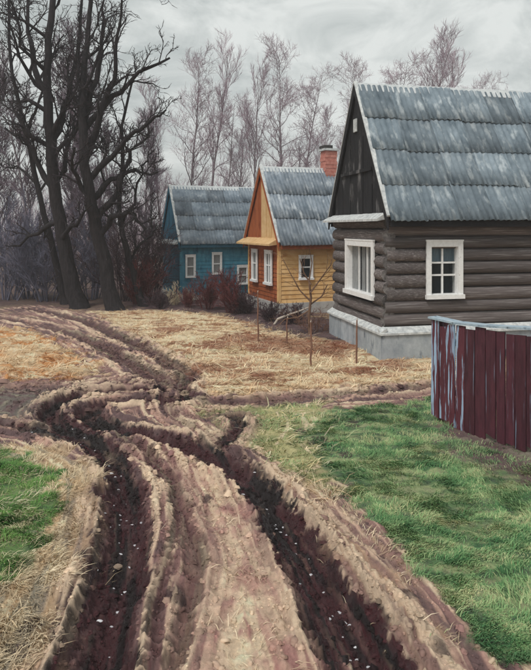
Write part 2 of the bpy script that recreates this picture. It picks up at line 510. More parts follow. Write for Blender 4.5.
nf_ = n.new('ShaderNodeTexNoise'); nf_.inputs['Scale'].default_value = 75; nf_.inputs['Detail'].default_value = 8; nf_.inputs['Roughness'].default_value = .75
l.new(tc.outputs['Object'], nf_.inputs['Vector'])
ad_ = n.new('ShaderNodeMath'); ad_.operation = 'ADD'
l.new(nz.outputs['Fac'], ad_.inputs[0]); l.new(nf_.outputs['Fac'], ad_.inputs[1])
bp = n.new('ShaderNodeBump'); bp.inputs['Strength'].default_value = .65; bp.inputs['Distance'].default_value = .035
l.new(ad_.outputs[0], bp.inputs['Height']); l.new(bp.outputs[0], p.inputs['Normal'])
gme.materials.append(m)
ground = link('ground', gme)
tag(ground, 'rutted mud road through dead straw and green grass', 'ground', kind='structure')

def H(x, y):
    return float(ground_eval(np.array([float(x)]), np.array([float(y)]))[0][0])
def HA(x, y):
    return ground_eval(np.asarray(x, float), np.asarray(y, float))[0]

# ------------------------------------------------------------------ materials of the buildings and fence
M_ = {}
M_['slate'] = mat('weathered_sheen_slate', lin(88, 102, 112), lin(140, 153, 162), .75, 2.2, (1.5, .9, .5), .35, 30, c3=lin(190, 198, 201), rnd=.22, third=(.53, .74), tscale=1.7, tstretch=(2.2, 1.3, 1), lo=.3, hi=.7)  # pale third colour paints sheen streaks, also in both slates below
M_['slate2'] = mat('grey_slate_sheet', lin(92, 105, 117), lin(154, 164, 174), .75, 2.2, (1.5, .9, .5), .35, 30, c3=lin(202, 208, 212), rnd=.24, third=(.53, .74), tscale=1.7, tstretch=(2.2, 1.3, 1), lo=.3, hi=.7)
M_['slate3'] = mat('stained_sheen_slate', lin(86, 99, 111), lin(146, 157, 167), .8, 1.8, (1.2, 1.2, .5), .35, 30, c3=lin(196, 202, 206), rnd=.28, third=(.58, .80), tscale=2.4, tstretch=(1.6, 1.3, 1), lo=.3, hi=.7)
M_['ridge'] = mat('pale_ridge_cap', lin(188, 194, 196), lin(218, 221, 222), .7, 7, (1, 1, 1), .3, 30)
M_['pale'] = mat('chalky_board', lin(170, 174, 176), lin(222, 224, 222), .8, 9, (1, 1, 1), .3, 40)
M_['log'] = mat('tarred_log', lin(82, 75, 75), lin(118, 109, 107), .8, 5, (2.0, 3, 3), .6, 22, c3=lin(162, 157, 155), rnd=.32, third=(.52, .72), tscale=1.1, tstretch=(5.0, 2, 2))
M_['log_end'] = mat('grey_log_end', lin(64, 59, 59), lin(128, 124, 122), .9, 1.4, (1, 1, 1), .2, 6, rnd=.35)
M_['black_board'] = mat('blackened_board', lin(22, 22, 25), lin(40, 39, 42), .85, 6, (3, 3, .5), .4, 30, c3=lin(128, 126, 126), third=(.57, .74), tscale=1.3, tstretch=(1.5, 2.5, .8))
M_['dark'] = mat('dark_eave_board', lin(26, 25, 28), lin(40, 39, 42), .85, 6, (1, 1, 1), .3, 30)
M_['white'] = mat('white_window_paint', lin(228, 228, 227), lin(244, 244, 243), .6, 12, (1, 1, 1), .2, 50, c3=lin(160, 158, 154), third=(.66, .76), tscale=14)
M_['curtain'] = mat('curtain_cloth', lin(186, 190, 190), lin(222, 222, 220), .95, 10, (6, 6, .5), .2, 30)
M_['curtain_blue'] = mat('bluish_curtain', lin(116, 146, 164), lin(156, 180, 192), .95, 10, (6, 6, .5), .2, 30)
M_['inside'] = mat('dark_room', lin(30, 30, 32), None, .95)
M_['found'] = mat('grey_foundation_sheet', lin(148, 156, 163), lin(180, 186, 190), .85, 4, (1, 1, .7), .3, 30, c3=lin(106, 114, 124), rnd=.10, third=(.58, .68), tscale=3)
M_['found_pale'] = mat('pale_plaster', lin(168, 166, 164), lin(196, 194, 190), .85, 5, (1, 1, 1), .3, 30)
M_['yellow'] = mat('ochre_board', lin(222, 174, 112), lin(236, 196, 140), .8, 3, (1, 1, 2), .25, 24, c3=lin(200, 144, 86), third=(.56, .70), tscale=2.2)
M_['rust'] = mat('rust_brown_board', lin(138, 72, 40), lin(168, 94, 54), .8, 4, (2, 2, .6), .25, 24, c3=lin(112, 54, 34), third=(.58, .70))
M_['tan'] = mat('tan_board', lin(200, 162, 112), lin(218, 186, 140), .8, 6, (1, 1, 1), .2)
M_['blue'] = mat('teal_blue_board', lin(52, 122, 148), lin(84, 150, 172), .8, 3, (2, 2, .7), .25, 24, c3=lin(44, 92, 116), third=(.55, .68), tscale=2)
M_['dkblue'] = mat('deep_blue_board', lin(42, 92, 116), lin(58, 114, 138), .8, 4, (2, 2, .7), .25, 24)
M_['brick'] = mat('worn_red_brick', lin(184, 112, 100), lin(208, 146, 132), .9, 9, (1, 1, 1), .4, 40, c3=lin(210, 190, 180), third=(.62, .7))
M_['soot'] = mat('sooty_chimney_top', lin(52, 50, 50), lin(72, 70, 70), .9, 12)
M_['maroon'] = mat('flaking_maroon_paint', lin(66, 29, 42), lin(90, 43, 55), .6, 6, (3, 3, .5), .3, 24, c3=lin(132, 150, 172), rnd=.22, third=(.63, .69), tscale=3.2, tstretch=(3, 3, .55), spec=.4)
M_['maroon_worn'] = mat('worn_maroon_and_pale_blue_paint', lin(74, 32, 43), lin(96, 46, 56), .6, 6, (3, 3, .5), .3, 24, c3=lin(150, 172, 196), rnd=.2, third=(.53, .57), tscale=3.0, tstretch=(2.2, 2.2, .8), spec=.4)
M_['paleblue'] = mat('pale_blue_rail_paint', lin(142, 160, 174), lin(176, 190, 198), .7, 9, (1, 1, 1), .3, 40, c3=lin(96, 110, 124), third=(.6, .7))
M_['bark'] = mat('wet_black_bark', lin(20, 18, 20), lin(50, 45, 48), .9, 5, (3, 3, .6), .8, 18, c3=lin(120, 118, 122), third=(.70, .76), tscale=4, tstretch=(3, 3, .6))
M_['twig'] = mat('dark_twig', lin(40, 34, 38), lin(58, 50, 54), .9, 3)
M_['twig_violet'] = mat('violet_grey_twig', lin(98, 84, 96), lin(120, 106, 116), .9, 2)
M_['twig_mauve'] = mat('hazed_mauve_twig', lin(150, 130, 142), lin(174, 156, 164), .9, 1)  # part of the distance haze is put into this paler colour
M_['stem_far'] = mat('hazed_grey_bark', lin(112, 100, 106), lin(146, 136, 140), .9, 3, (2, 2, .5))  # bark paled so its colour carries distance haze
M_['bush_maroon'] = mat('maroon_twig', lin(86, 44, 48), lin(112, 62, 62), .9, 3)
M_['bush_dark'] = mat('plum_dark_twig', lin(62, 48, 54), lin(82, 64, 70), .9, 3)
M_['bush_straw'] = mat('bleached_weed_stalk', lin(206, 190, 160), lin(220, 206, 182), .9, 3)
M_['bush_slate'] = mat('slate_grey_twig', lin(90, 91, 108), lin(116, 115, 131), .9, 2)
M_['stake'] = mat('brown_stake_wood', lin(112, 80, 66), lin(138, 104, 88), .9, 8, (3, 3, .6), .4, 40)
M_['sapling'] = mat('brown_sapling_bark', lin(98, 74, 60), lin(124, 98, 80), .9, 6)
M_['bleached'] = mat('bleached_dead_wood', lin(172, 160, 148), lin(198, 188, 176), .9, 8)
M_['stone'] = mat('pale_field_stone', lin(140, 122, 108), lin(172, 152, 134), .85, 9, (1, 1, 1), .5, 30, rnd=.12)
M_['glint'] = mat('wet_glint_white', lin(176, 174, 180), lin(222, 222, 226), .6, 9)  # white of the wet glints, given as a surface colour

m, n, l, p = base_mat('window_glass')
p.inputs['Base Color'].default_value = (*lin(44, 56, 64), 1); p.inputs['Roughness'].default_value = .06
p.inputs['Specular IOR Level'].default_value = .7
p.inputs['Alpha'].default_value = .22
M_['glass'] = m

# ------------------------------------------------------------------ houses
def sheet_mesh(name, w, ln, waves, amp, matl, rs):
    """one corrugated roof sheet: x across, y up the slope, origin at the lower left corner"""
    mb = MB()
    nx = waves * 4
    vs, fs = [], []
    for k, yy in enumerate((0, ln * .5, ln)):
        for i in range(nx + 1):
            xx = w * i / nx
            edge = (rs.uniform(-.012, .004) if k == 0 else 0)
            vs.append((xx, yy + edge, amp * math.sin(2 * math.pi * waves * i / nx) + .006 * math.sin(k * 2 + i)))
    for k in range(2):
        for i in range(nx):
            a = k * (nx + 1) + i
            fs.append((a, a + 1, a + nx + 2, a + nx + 1))
    nb = len(vs)
    for i in range(nx + 1):                        # thickness at the lower edge
        x_, y_, z_ = vs[i]; vs.append((x_, y_, z_ - .014))
    for i in range(nx):
        fs.append((i, nb + i, nb + i + 1, i + 1))
    mb.add(vs, fs)
    return mb.mesh(name, matl, smooth=True)

def roof(house, L, W, zl, zr, oe, og, rows, cols, slate, seed, fascia=None, pitch_over=0.0):
    """two slopes of corrugated sheets over a deck; oe = eave overhang, og = gable overhang"""
    rs = random.Random(seed)
    sl = math.atan2(zr - zl, W / 2 + oe)           # zl = height of the lower edge of the deck
    run = W / 2
    length = math.hypot(run + oe, zr - zl)
    x0, x1 = -og, L + og
    mb = MB()
    t = .05
    for s in (0, 1):
        yl, yr = (-oe, W / 2) if s == 0 else (W + oe, W / 2)
        top = [(x0, yl, zl), (x1, yl, zl), (x1, yr, zr), (x0, yr, zr)]
        low = [(a, b, c - t) for a, b, c in top]
        mb.add(top + low, [(0, 1, 2, 3), (7, 6, 5, 4), (0, 4, 5, 1), (1, 5, 6, 2), (3, 7, 4, 0)])
    deck = mb.build('roof', M_['dark'], house)
    sw = (x1 - x0) / cols
    sln = length / rows
    variants = [sheet_mesh('slate_sheet', sw * 1.03, sln * 1.10, 6, .019, slate, rs) for _ in range(3)]
    for side in (0, 1):
        for r in range(rows):
            for c in range(cols):
                o = link('slate_sheet', rs.choice(variants), deck)
                d = r * sln - .05 + (rs.uniform(-.045, .02) if r else rs.uniform(-.02, .02))
                lift = .035 + rs.uniform(0, .022)
                if side == 0:
                    M = Matrix.Translation((x0 + c * sw, -oe, zl)) @ Matrix.Rotation(sl, 4, 'X')
                else:
                    M = Matrix.Translation((x1 - c * sw, W + oe, zl)) @ Matrix.Rotation(math.pi, 4, 'Z') @ Matrix.Rotation(sl, 4, 'X')
                M = M @ Matrix.Translation((0, d, lift + .05)) @ Matrix.Rotation(-.026, 4, 'X') @ Matrix.Rotation(rs.uniform(-.018, .018), 4, 'Z') @ Matrix.Rotation(rs.uniform(-.012, .012), 4, 'Y')
                o.matrix_local = M
    # ridge cap in lengths
    n = max(3, int((x1 - x0) / 1.1))
    seg = (x1 - x0) / n
    for i in range(n):
        mb = MB()
        a, b = x0 + i * seg - .03, x0 + (i + 1) * seg + .03
        zz = zr + .125 + .008 * (i % 2) + rs.uniform(-.006, .006)
        dy, dz = .13, .13 * math.tan(sl)
        mb.add([(a, W/2 - dy, zz - dz), (a, W/2, zz), (a, W/2 + dy, zz - dz), (b, W/2 - dy, zz - dz), (b, W/2, zz), (b, W/2 + dy, zz - dz),
                (a, W/2 - dy, zz - dz - .02), (b, W/2 - dy, zz - dz - .02)],
               [(0, 3, 4, 1), (1, 4, 5, 2), (0, 6, 7, 3)])
        mb.build('ridge_cap', M_['ridge'], deck)
    # boards along the gable edges
    for xx, nm in ((x0 - .03, 'front'), (x1 + .03, 'rear')):
        for s in (0, 1):
            yl, yr = (-oe - .02, W / 2) if s == 0 else (W + oe + .02, W / 2)
            zb = zl - .02
            w = .15
            mb = MB()
            vs = []
            for dx in (-.018, .018):
                vs += [(xx + dx, yl, zb + .10), (xx + dx, yr, zr + .12), (xx + dx, yr, zr + .12 - w / math.cos(sl)), (xx + dx, yl, zb + .10 - w / math.cos(sl))]
            mb.add(vs, [(0, 1, 2, 3), (7, 6, 5, 4), (0, 4, 5, 1), (1, 5, 6, 2), (2, 6, 7, 3), (3, 7, 4, 0)])
            mb.build('barge_board', fascia or M_['dark'], house)
            mb = MB()                               # pale weathered strip that caps the edge of the sheets
            vs = []
            for dx in (-.03, .075):
                vs += [(xx + dx, yl - (.02 if s == 0 else -.02), zb + .135), (xx + dx, yr, zr + .165), (xx + dx, yr, zr + .125), (xx + dx, yl, zb + .103)]
            mb.add(vs, [(0, 1, 2, 3), (7, 6, 5, 4), (0, 4, 5, 1), (1, 5, 6, 2), (2, 6, 7, 3), (3, 7, 4, 0)])
            mb.build('edge_strip', M_['pale'], house)
    # eave board
    for yy in (-oe - .012, W + oe + .012):
        mb = MB(); mb.box(x0 + .03, x1 - .03, yy - .012, yy + .012, zl - .13, zl + .03)
        mb.build('eave_board', fascia or M_['dark'], house)
    return deck, sl, zl

def face_map(face, L, W):
    """(along, out, up) -> house coordinates; face 'side' looks to -y, 'gable' looks to -x"""
    if face == 'side':
        return lambda q: Vector((q[0], -q[1], q[2]))
    return lambda q: Vector((-q[1], W - q[0], q[2]))

def window(house, T, a0, a1, z0, z1, off, bars_v=(), bars_h=(), curtain=None, ct=.12, casing=.11, sill=True, cmat=None, depth=.14, white=None, back=True, cdep=.045):
    """casing with sill, bars, one pane per light, curtain; 'out' is measured from the wall face"""
    white = white or M_['white']
    mb = MB()
    f0, f1 = off, off + .045
    mb.box(a0 - casing, a0, f0, f1, z0, z1 + casing, 0, T)
    mb.box(a1, a1 + casing, f0, f1, z0, z1 + casing, 0, T)
    mb.box(a0, a1, f0, f1 - .004, z1, z1 + casing, 0, T)
    mb.box(a0 - casing * 1.1, a1 + casing * 1.1, f0, f1 + .006, z1 + casing, z1 + casing + .035, 0, T)
    w = mb.build('window', white, house)
    mb = MB(); mb.box(a0 - casing * 1.15, a1 + casing * 1.15, f0, f1 + .05, z0 - casing * .8, z0, 0, T); mb.build('window_sill', white, w)
    mb = MB()                                       # reveal
    t = .012
    for (b0, b1, c0, c1) in ((a0, a0 + t, z0, z1), (a1 - t, a1, z0, z1), (a0 + t, a1 - t, z0, z0 + t), (a0 + t, a1 - t, z1 - t, z1)):
        mb.box(b0, b1, f0 - depth, f0 - .002, c0, c1, 0, T)
    mb.build('window_frame', white, w)
    va = [a0 + t] + [a0 + (a1 - a0) * f for f in bars_v] + [a1 - t]
    vz = [z0 + t] + [z0 + (z1 - z0) * f for f in bars_h] + [z1 - t]
    g = f0 - depth * .55
    for f in va[1:-1]:
        mb = MB(); mb.box(f - .02, f + .02, g - .012, g + .03, z0 + t, z1 - t, 0, T); mb.build('glazing_bar', white, w)
    for f in vz[1:-1]:
        mb = MB(); mb.box(a0 + t, a1 - t, g - .010, g + .026, f - .02, f + .02, 0, T); mb.build('glazing_bar', white, w)
    for i in range(len(va) - 1):
        for k in range(len(vz) - 1):
            mb = MB(); mb.box(va[i], va[i + 1], g - .004, g, vz[k], vz[k + 1], 0, T); mb.build('pane', M_['glass'], w)
    if curtain:
        for (c0, c1, e0, e1) in curtain:
            mb = MB(); n = 28
            vs, fs = [], []
            for i in range(n + 1):
                s = c0 + (c1 - c0) * i / n
                o_ = g - cdep + cdep * (.4 * math.sin(i * 1.9) + .17 * math.sin(i * 4.3))
                vs += [T((a0 + (a1 - a0) * s, o_, z0 + (z1 - z0) * e0 + .01 * math.sin(i))), T((a0 + (a1 - a0) * s, o_, z0 + (z1 - z0) * e1))]
            for i in range(n): fs.append((2 * i, 2 * i + 2, 2 * i + 3, 2 * i + 1))
            mb.add(vs, fs); mb.build('curtain', cmat or M_['curtain'], w, smooth=True)
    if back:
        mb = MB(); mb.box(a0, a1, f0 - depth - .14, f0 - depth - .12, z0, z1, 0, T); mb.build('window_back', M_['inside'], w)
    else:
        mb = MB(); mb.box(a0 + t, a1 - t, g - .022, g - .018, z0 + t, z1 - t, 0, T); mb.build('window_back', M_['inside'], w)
    return w

# ---- the dark log house
LH_th = math.atan(.22)
lh = empty('log_house', (2.72, 13.85, 0), LH_th)
tag(lh, 'dark log house with steep grey slate roof and white windows, nearest of the three', 'house')
L, W, ZF, ZE, ZR = 9.0, 3.2, .66, 3.12, 6.38
rs = random.Random(4)
logr = .155
pitch = .292
# log meshes (unit length along x)
def log_mesh():
    mb = MB(); S = 10; K = 6
    for k in range(K + 1):
        t = k / K
        for a in range(S):
            an = 2 * math.pi * a / S
            r = 1 + .035 * math.sin(3 * an + k * 1.7) + rs.uniform(-.025, .025)
            mb.v.append((t, math.cos(an) * r, math.sin(an) * r))
    for k in range(K):
        for a in range(S):
            b = (a + 1) % S
            mb.f.append((k * S + a, (k + 1) * S + a, (k + 1) * S + b, k * S + b)); mb.m.append(0)
    mb.f.append(tuple(reversed(range(S)))[::-1]); mb.m.append(1)
    mb.f.append(tuple(K * S + a for a in range(S))); mb.m.append(1)
    return mb.mesh('log', [M_['log'], M_['log_end']], smooth=False)
logs = [log_mesh() for _ in range(5)]
for me in logs:
    me.polygons.foreach_set('use_smooth', [len(p.vertices) == 4 for p in me.polygons])
win_side = (.99, 1.65, 1.40, 2.48)         # along the side: window opening a0,a1,z0,z1
win_gab = (1.02, 2.66, 1.34, 2.46)
def put_log(face, a0, a1, zc, y_off=0):
    o = link('log', rs.choice(logs), lh)
    o.scale = (a1 - a0, logr * rs.uniform(.88, 1.03), logr * rs.uniform(.92, 1.04))
    zc += rs.uniform(-.012, .012)
    if face == 'side':
        o.location = (a0, y_off, zc)
    elif face == 'back':
        o.location = (a0, W, zc)
    else:
        o.location = (0 if face == 'gable' else L, a0, zc); o.rotation_euler = (0, 0, R(90))
nl = 8
for i in range(nl + 1):
    zc = ZF + .17 + i * pitch
    if zc < ZE + .3:
        e0, e1 = -.03 - rs.uniform(0, .08), L + .25
        wz0, wz1 = win_side[2], win_side[3]
        if zc + .1 > wz0 and zc - .1 < wz1:
            put_log('side', e0, win_side[0] - .03, zc); put_log('side', win_side[1] + .03, e1, zc)
        else:
            put_log('side', e0, e1, zc)
        put_log('back', e0, e1, zc)
    zc = ZF + .02 + i * pitch
    if zc < ZE - .05:
        e0, e1 = -.03 - rs.uniform(0, .08), W + .20
        y0, y1 = W - win_gab[1], W - win_gab[0]
        if zc + .1 > win_gab[2] and zc - .1 < win_gab[3]:
            put_log('gable', e0, y0 - .03, zc); put_log('gable', y1 + .03, e1, zc)
        else:
            put_log('gable', e0, e1, zc)
        put_log('far', e0, e1, zc)
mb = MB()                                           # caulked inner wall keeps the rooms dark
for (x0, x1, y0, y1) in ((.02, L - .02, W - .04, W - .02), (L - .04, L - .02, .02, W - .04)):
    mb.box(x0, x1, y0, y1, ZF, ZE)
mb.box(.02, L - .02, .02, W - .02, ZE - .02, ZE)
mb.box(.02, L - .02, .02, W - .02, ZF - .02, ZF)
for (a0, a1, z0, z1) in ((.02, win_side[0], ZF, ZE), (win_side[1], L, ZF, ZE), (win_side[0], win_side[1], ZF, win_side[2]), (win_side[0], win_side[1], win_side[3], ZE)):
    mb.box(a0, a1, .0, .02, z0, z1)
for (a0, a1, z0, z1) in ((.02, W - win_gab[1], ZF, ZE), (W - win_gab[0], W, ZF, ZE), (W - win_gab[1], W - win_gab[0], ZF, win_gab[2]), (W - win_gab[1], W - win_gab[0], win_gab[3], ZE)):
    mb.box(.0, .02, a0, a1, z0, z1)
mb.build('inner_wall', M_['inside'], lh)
TS, TG = face_map('side', L, W), face_map('gable', L, W)
window(lh, TS, *win_side, .13, bars_v=(.5,), bars_h=(.40, .66), curtain=[(0, 1, .68, 1)], cmat=M_['curtain_blue'], casing=.12, depth=.2)
window(lh, TG, *win_gab, .13, bars_v=(.33, .66), curtain=[(.02, .26, 0, 1), (.36, .52, 0, 1), (.62, .8, 0, 1), (.86, .98, 0, 1)], casing=.13, depth=.2)
# foundation: skirting sheets in panels under a pale ledge
fy = .24
for face, length in (('side', L), ('gable', W)):
    T = TS if face == 'side' else TG
    a = -fy if face == 'side' else -.2
    end = L + .2 if face == 'side' else W + fy
    k = 0
    while a < end - .1:
        b = min(a + (1.28 if face == 'side' else .93), end)
        mb = MB()
        o_ = fy + rs.uniform(-.012, .012)
        b_in = b - .018
        mb.box(a + .004, b_in, o_ - .05, o_, -.12, ZF - .10 + rs.uniform(-.015, .015), 0, T)
        mb.build('foundation_panel', M_['found'], lh)
        a = b; k += 1
    mb = MB()
    s0, s1 = (-fy - .04, L + .25) if face == 'side' else (-.25, W + fy + .035)
    n = 10
    for q in range(n):
        c0, c1 = s0 + (s1 - s0) * q / n, s0 + (s1 - s0) * (q + 1) / n
        j = rs.uniform(-.01, .01)
        vs = [T(p_) for p_ in ((c0, .12, ZF + .05), (c1, .12, ZF + .05), (c1, fy + .05, ZF - .06 + j), (c0, fy + .05, ZF - .06 + j),
                              (c0, fy + .05, ZF - .105 + j), (c1, fy + .05, ZF - .105 + j), (c0, .12, ZF - .02), (c1, .12, ZF - .02))]
        mb.add(vs, [(0, 1, 2, 3), (3, 2, 5, 4), (4, 5, 7, 6), (0, 3, 4, 6), (1, 7, 5, 2)])
    mb.build('foundation_ledge', M_['pale'], lh)
mb = MB(); mb.box(-fy + .06, L + .2, -fy + .06, W + .2, -.1, ZF - .12); mb.build('foundation_core', M_['dark'], lh)
deck, sl, zl = roof(lh, L, W, ZE - .06, ZR, .42, .14, 4, 11, M_['slate'], 21)
# gable pediment of upright boards
def pediment(house, x, W, ze, zl, zr, oe, bw, matl, name='pediment_board', swap=0):
    rsl = random.Random(8)
    n = int(W / bw)
    w = W / n
    for i in range(n):
        y0, y1 = i * w + .006, (i + 1) * w - .006
        tn = (zr - zl) / (W / 2 + oe)
        h0, h1 = zr - .05 - tn * abs(y0 - W / 2), zr - .05 - tn * abs(y1 - W / 2)
        j = rsl.uniform(-.012, .012)
        vs = []
        for dx in (-.02 + j, .03):
            vs += [(x + dx, y0, ze), (x + dx, y1, ze), (x + dx, y1, h1 - .02), (x + dx, y0, h0 - .02)]
        mb = MB(); mb.add(vs, [(0, 1, 2, 3), (7, 6, 5, 4), (0, 4, 5, 1), (1, 5, 6, 2), (2, 6, 7, 3), (3, 7, 4, 0)])
        mb.build(name, matl if i >= swap else M_['tan'], house)
pediment(lh, -.10, W, ZE - .02, ZE - .06, ZR, .42, .27, M_['black_board'])
mb = MB(); mb.add([(L + .02, 0, ZE), (L + .02, W, ZE), (L + .02, W / 2, ZR - .05)], [(0, 1, 2)]); mb.build('rear_pediment', M_['black_board'], lh)
# ledge (little skirt roof) under the pediment
mb = MB()
vs = [(-.12, -.22, ZE + .12), (-.12, W + .34, ZE + .12), (-.36, W + .40, ZE - .02), (-.36, -.26, ZE - .02), (-.36, -.26, ZE - .07), (-.36, W + .40, ZE - .07), (-.12, -.22, ZE - .03), (-.12, W + .34, ZE - .03)]
mb.add(vs, [(0, 3, 2, 1), (3, 4, 5, 2), (4, 6, 7, 5), (0, 6, 4, 3), (1, 2, 5, 7)])
mb.build('gable_ledge', M_['pale'], lh)
mb = MB(); mb.box(-.17, -.13, .55, W - .55, ZE + 1.12, ZE + 1.20); mb.build('pediment_rail', M_['black_board'], lh)
T = lambda q: Vector((-.14 - q[1], W / 2 - q[0], q[2]))
mb = MB(); mb.box(-.10, .10, 0, .03, ZR - 1.10, ZR - .78, 0, T); v_ = mb.build('gable_reflection', M_['pale'], lh)  # pale plate stands in for a grey reflection on the gable boards

# ---- board-clad smaller houses
def clad(house, T, a0, a1, z0, z1, bh, matl, name='cladding'):
    mb = MB(); n = max(1, round((z1 - z0) / bh)); h = (z1 - z0) / n
    for i in range(n):
        zz = z0 + i * h
        vs = [T(q) for q in ((a0, .034, zz), (a1, .034, zz), (a1, .012, zz + h), (a0, .012, zz + h), (a0, 0, zz), (a1, 0, zz))]
        mb.add(vs, [(0, 1, 2, 3), (4, 5, 1, 0)])
    o = mb.build(name, matl, house); o['kind'] = 'stuff'
    return o

def small_house(name, label, loc, th, L, W, zf, ze, zr, oe, og, rows, cols, slate, side_m, gable_m, ped_m, fascia, seed):
    h = empty(name, (loc[0], loc[1], 0), th)
    tag(h, label, 'house')
    TS, TG = face_map('side', L, W), face_map('gable', L, W)
    mb = MB(); mb.box(.0, L, .0, W, zf, ze + .1); mb.build('wall', M_['inside'] if False else side_m, h)
    clad(h, TS, 0, L, zf, ze + .05, .15, side_m)
    clad(h, TG, 0, W, zf, ze + .05, .15, gable_m)
    for (x, y) in ((-.04, -.04), (-.04, W - .06)):
        mb = MB(); mb.box(x, x + .11, y, y + .11, zf, ze); mb.build('corner_board', side_m, h)
    mb = MB(); mb.box(-.10, L + .05, -.10, W + .05, -.12, zf - .004); mb.build('foundation', M_['found_pale'], h)
    roof(h, L, W, ze - .02, zr, oe, og, rows, cols, slate, seed, fascia)
    pediment(h, -.05, W, ze + .05, ze - .02, zr, oe, .25, ped_m, swap=6 if ped_m is M_['rust'] else 0)
    return h, TS, TG

yh, TS, TG = small_house('yellow_house', 'ochre yellow cottage with rust brown gable, slate roof and red chimney', (.45, 20.9), math.atan(.38), 6.0, 3.0, .36, 2.34, 5.0, .32, .10, 3, 8, M_['slate2'], M_['yellow'], M_['rust'], M_['rust'], M_['rust'], 31)
window(yh, TS, .78, 1.14, 1.20, 1.86, .07, bars_h=(.55,), casing=.085, depth=.02, back=False, cdep=.009)
window(yh, TS, 3.2, 3.6, 1.20, 1.86, .07, bars_h=(.55,), casing=.085, depth=.02, back=False, cdep=.009)
window(yh, TG, .62, 1.02, 1.00, 2.00, .07, bars_h=(.6,), casing=.10, depth=.02, back=False, cdep=.009, curtain=[(.1, .9, 0, 1)])
window(yh, TG, 2.00, 2.48, 1.00, 2.00, .07, bars_v=(.5,), bars_h=(.6,), casing=.10, depth=.02, back=False, cdep=.009, curtain=[(.1, .9, 0, 1)])
mb = MB()
ZE_ = 2.36
vs = [(-.06, -.12, ZE_ + .20), (-.06, 3.28, ZE_ + .20), (-.42, 3.32, ZE_ + .0), (-.42, -.16, ZE_ + .0), (-.42, -.16, ZE_ - .06), (-.42, 3.32, ZE_ - .06), (-.06, -.12, ZE_ - .02), (-.06, 3.28, ZE_ - .02)]
mb.add(vs, [(0, 3, 2, 1), (3, 4, 5, 2), (4, 6, 7, 5), (0, 6, 4, 3), (1, 2, 5, 7)])
mb.build('gable_ledge', M_['tan'], yh)
ch = MB()
cx_, cy_, zc0 = 2.62, 1.5, 4.6
for k in range(9):                                  # courses, each a little out of line
    j = .008 * ((k * 7) % 3 - 1)
    ch.box(cx_ - .24 + j, cx_ + .24 + j, cy_ - .22 - j, cy_ + .22 - j, zc0 + k * .13, zc0 + k * .13 + .122)
ch.box(cx_ - .22, cx_ + .22, cy_ - .20, cy_ + .20, zc0, zc0 + 1.15)
chim = ch.build('chimney', M_['brick'], yh)
mb = MB(); mb.box(cx_ - .30, cx_ + .30, cy_ - .28, cy_ + .28, zc0 + 1.17, zc0 + 1.25); mb.build('chimney_cap', M_['pale'], chim)
mb = MB(); mb.box(cx_ - .27, cx_ + .05, cy_ - .24, cy_ + .24, zc0 + 1.25, zc0 + 1.37); mb.build('chimney_rim', M_['soot'], chim)

bh, TS, TG = small_house('blue_house', 'small teal blue cottage with grey slate roof, farthest of the three houses', (-3.42, 25.0), math.atan(.40), 5.2, 3.0, .18, 2.26, 4.6, .28, .10, 4, 7, M_['slate3'], M_['blue'], M_['dkblue'], M_['dkblue'], M_['dkblue'], 41)
for (a0, a1, z0, z1) in ((.10 + .15, .52, .95, 1.72), (1.36, 1.64, 1.05, 1.80), (2.45, 2.8, .60, 1.25)):
    window(bh, TS, a0, a1, z0, z1, .07, bars_h=(.5,), casing=.075, depth=.02, back=False, cdep=.009, curtain=[(.1, .9, 0, 1)])
mb = MB()
vs = [(-.06, -.12, 2.42), (-.06, 3.25, 2.42), (-.34, 3.28, 2.28), (-.34, -.15, 2.28), (-.34, -.15, 2.23), (-.34, 3.28, 2.23), (-.06, -.12, 2.26), (-.06, 3.25, 2.26)]
mb.add(vs, [(0, 3, 2, 1), (3, 4, 5, 2), (4, 6, 7, 5), (0, 6, 4, 3), (1, 2, 5, 7)])
mb.build('gable_ledge', M_['pale'], bh)

# ------------------------------------------------------------------ maroon plank fence
f0, f1 = Vector((2.56, 9.42, 0)), Vector((4.75, 5.85, 0))
fd = (f1 - f0).normalized()
fn = Vector((fd.y, -fd.x, 0))                        # towards the road
if fn.x > 0: fn = -fn
fence = empty('plank_fence', f0, math.atan2(fd.y, fd.x))
tag(fence, 'maroon plank fence with flaking pale blue paint in front of the log house', 'fence')
rs = random.Random(17)
flen = (f1 - f0).length
s = 0.0; k = 0
sgn = 1 if Vector((-fd.y, fd.x, 0)).dot(fn) > 0 else -1
while s < flen:
    w = rs.uniform(.125, .175)
    wp = f0 + fd * (s + w / 2)
    gz = H(wp.x, wp.y)
    top = 1.45 + .10 * (s / 1.9) + rs.uniform(-.04, .03)
    bot = gz + rs.uniform(-.03, .07)
    if k == 0: top += .06
    mb = MB()
    t = .028; yo = sgn * (.03 + rs.uniform(0, .012))
    y0, y1 = sorted((yo, yo + sgn * t))
    nz_ = 6
    sl_ = rs.uniform(-.012, .012)
    vs = []
    for q in range(nz_ + 1):
        zz = bot + (top - bot) * q / nz_
        dx = sl_ * q / nz_ + rs.uniform(-.002, .002)
        tipl = -.02 * rs.random() if q == nz_ else (rs.uniform(0, .05) if q == 0 else 0)
        vs += [(s + dx, y0, zz + tipl), (s + w - .012 + dx, y0, zz), (s + w - .012 + dx, y1, zz), (s + dx, y1, zz + tipl)]
    fs = [(0, 1, 2, 3), tuple(nz_ * 4 + i for i in (3, 2, 1, 0))]
    for q in range(nz_):
        for i in range(4):
            fs.append((q * 4 + i, (q + 1) * 4 + i, (q + 1) * 4 + (i + 1) % 4, q * 4 + (i + 1) % 4))
    mb.add(vs, fs)
    mb.build('plank', M_['maroon_worn'] if k in (0, 1, 2, 3) else M_['maroon'], fence)
    s += w + rs.uniform(.002, .014); k += 1
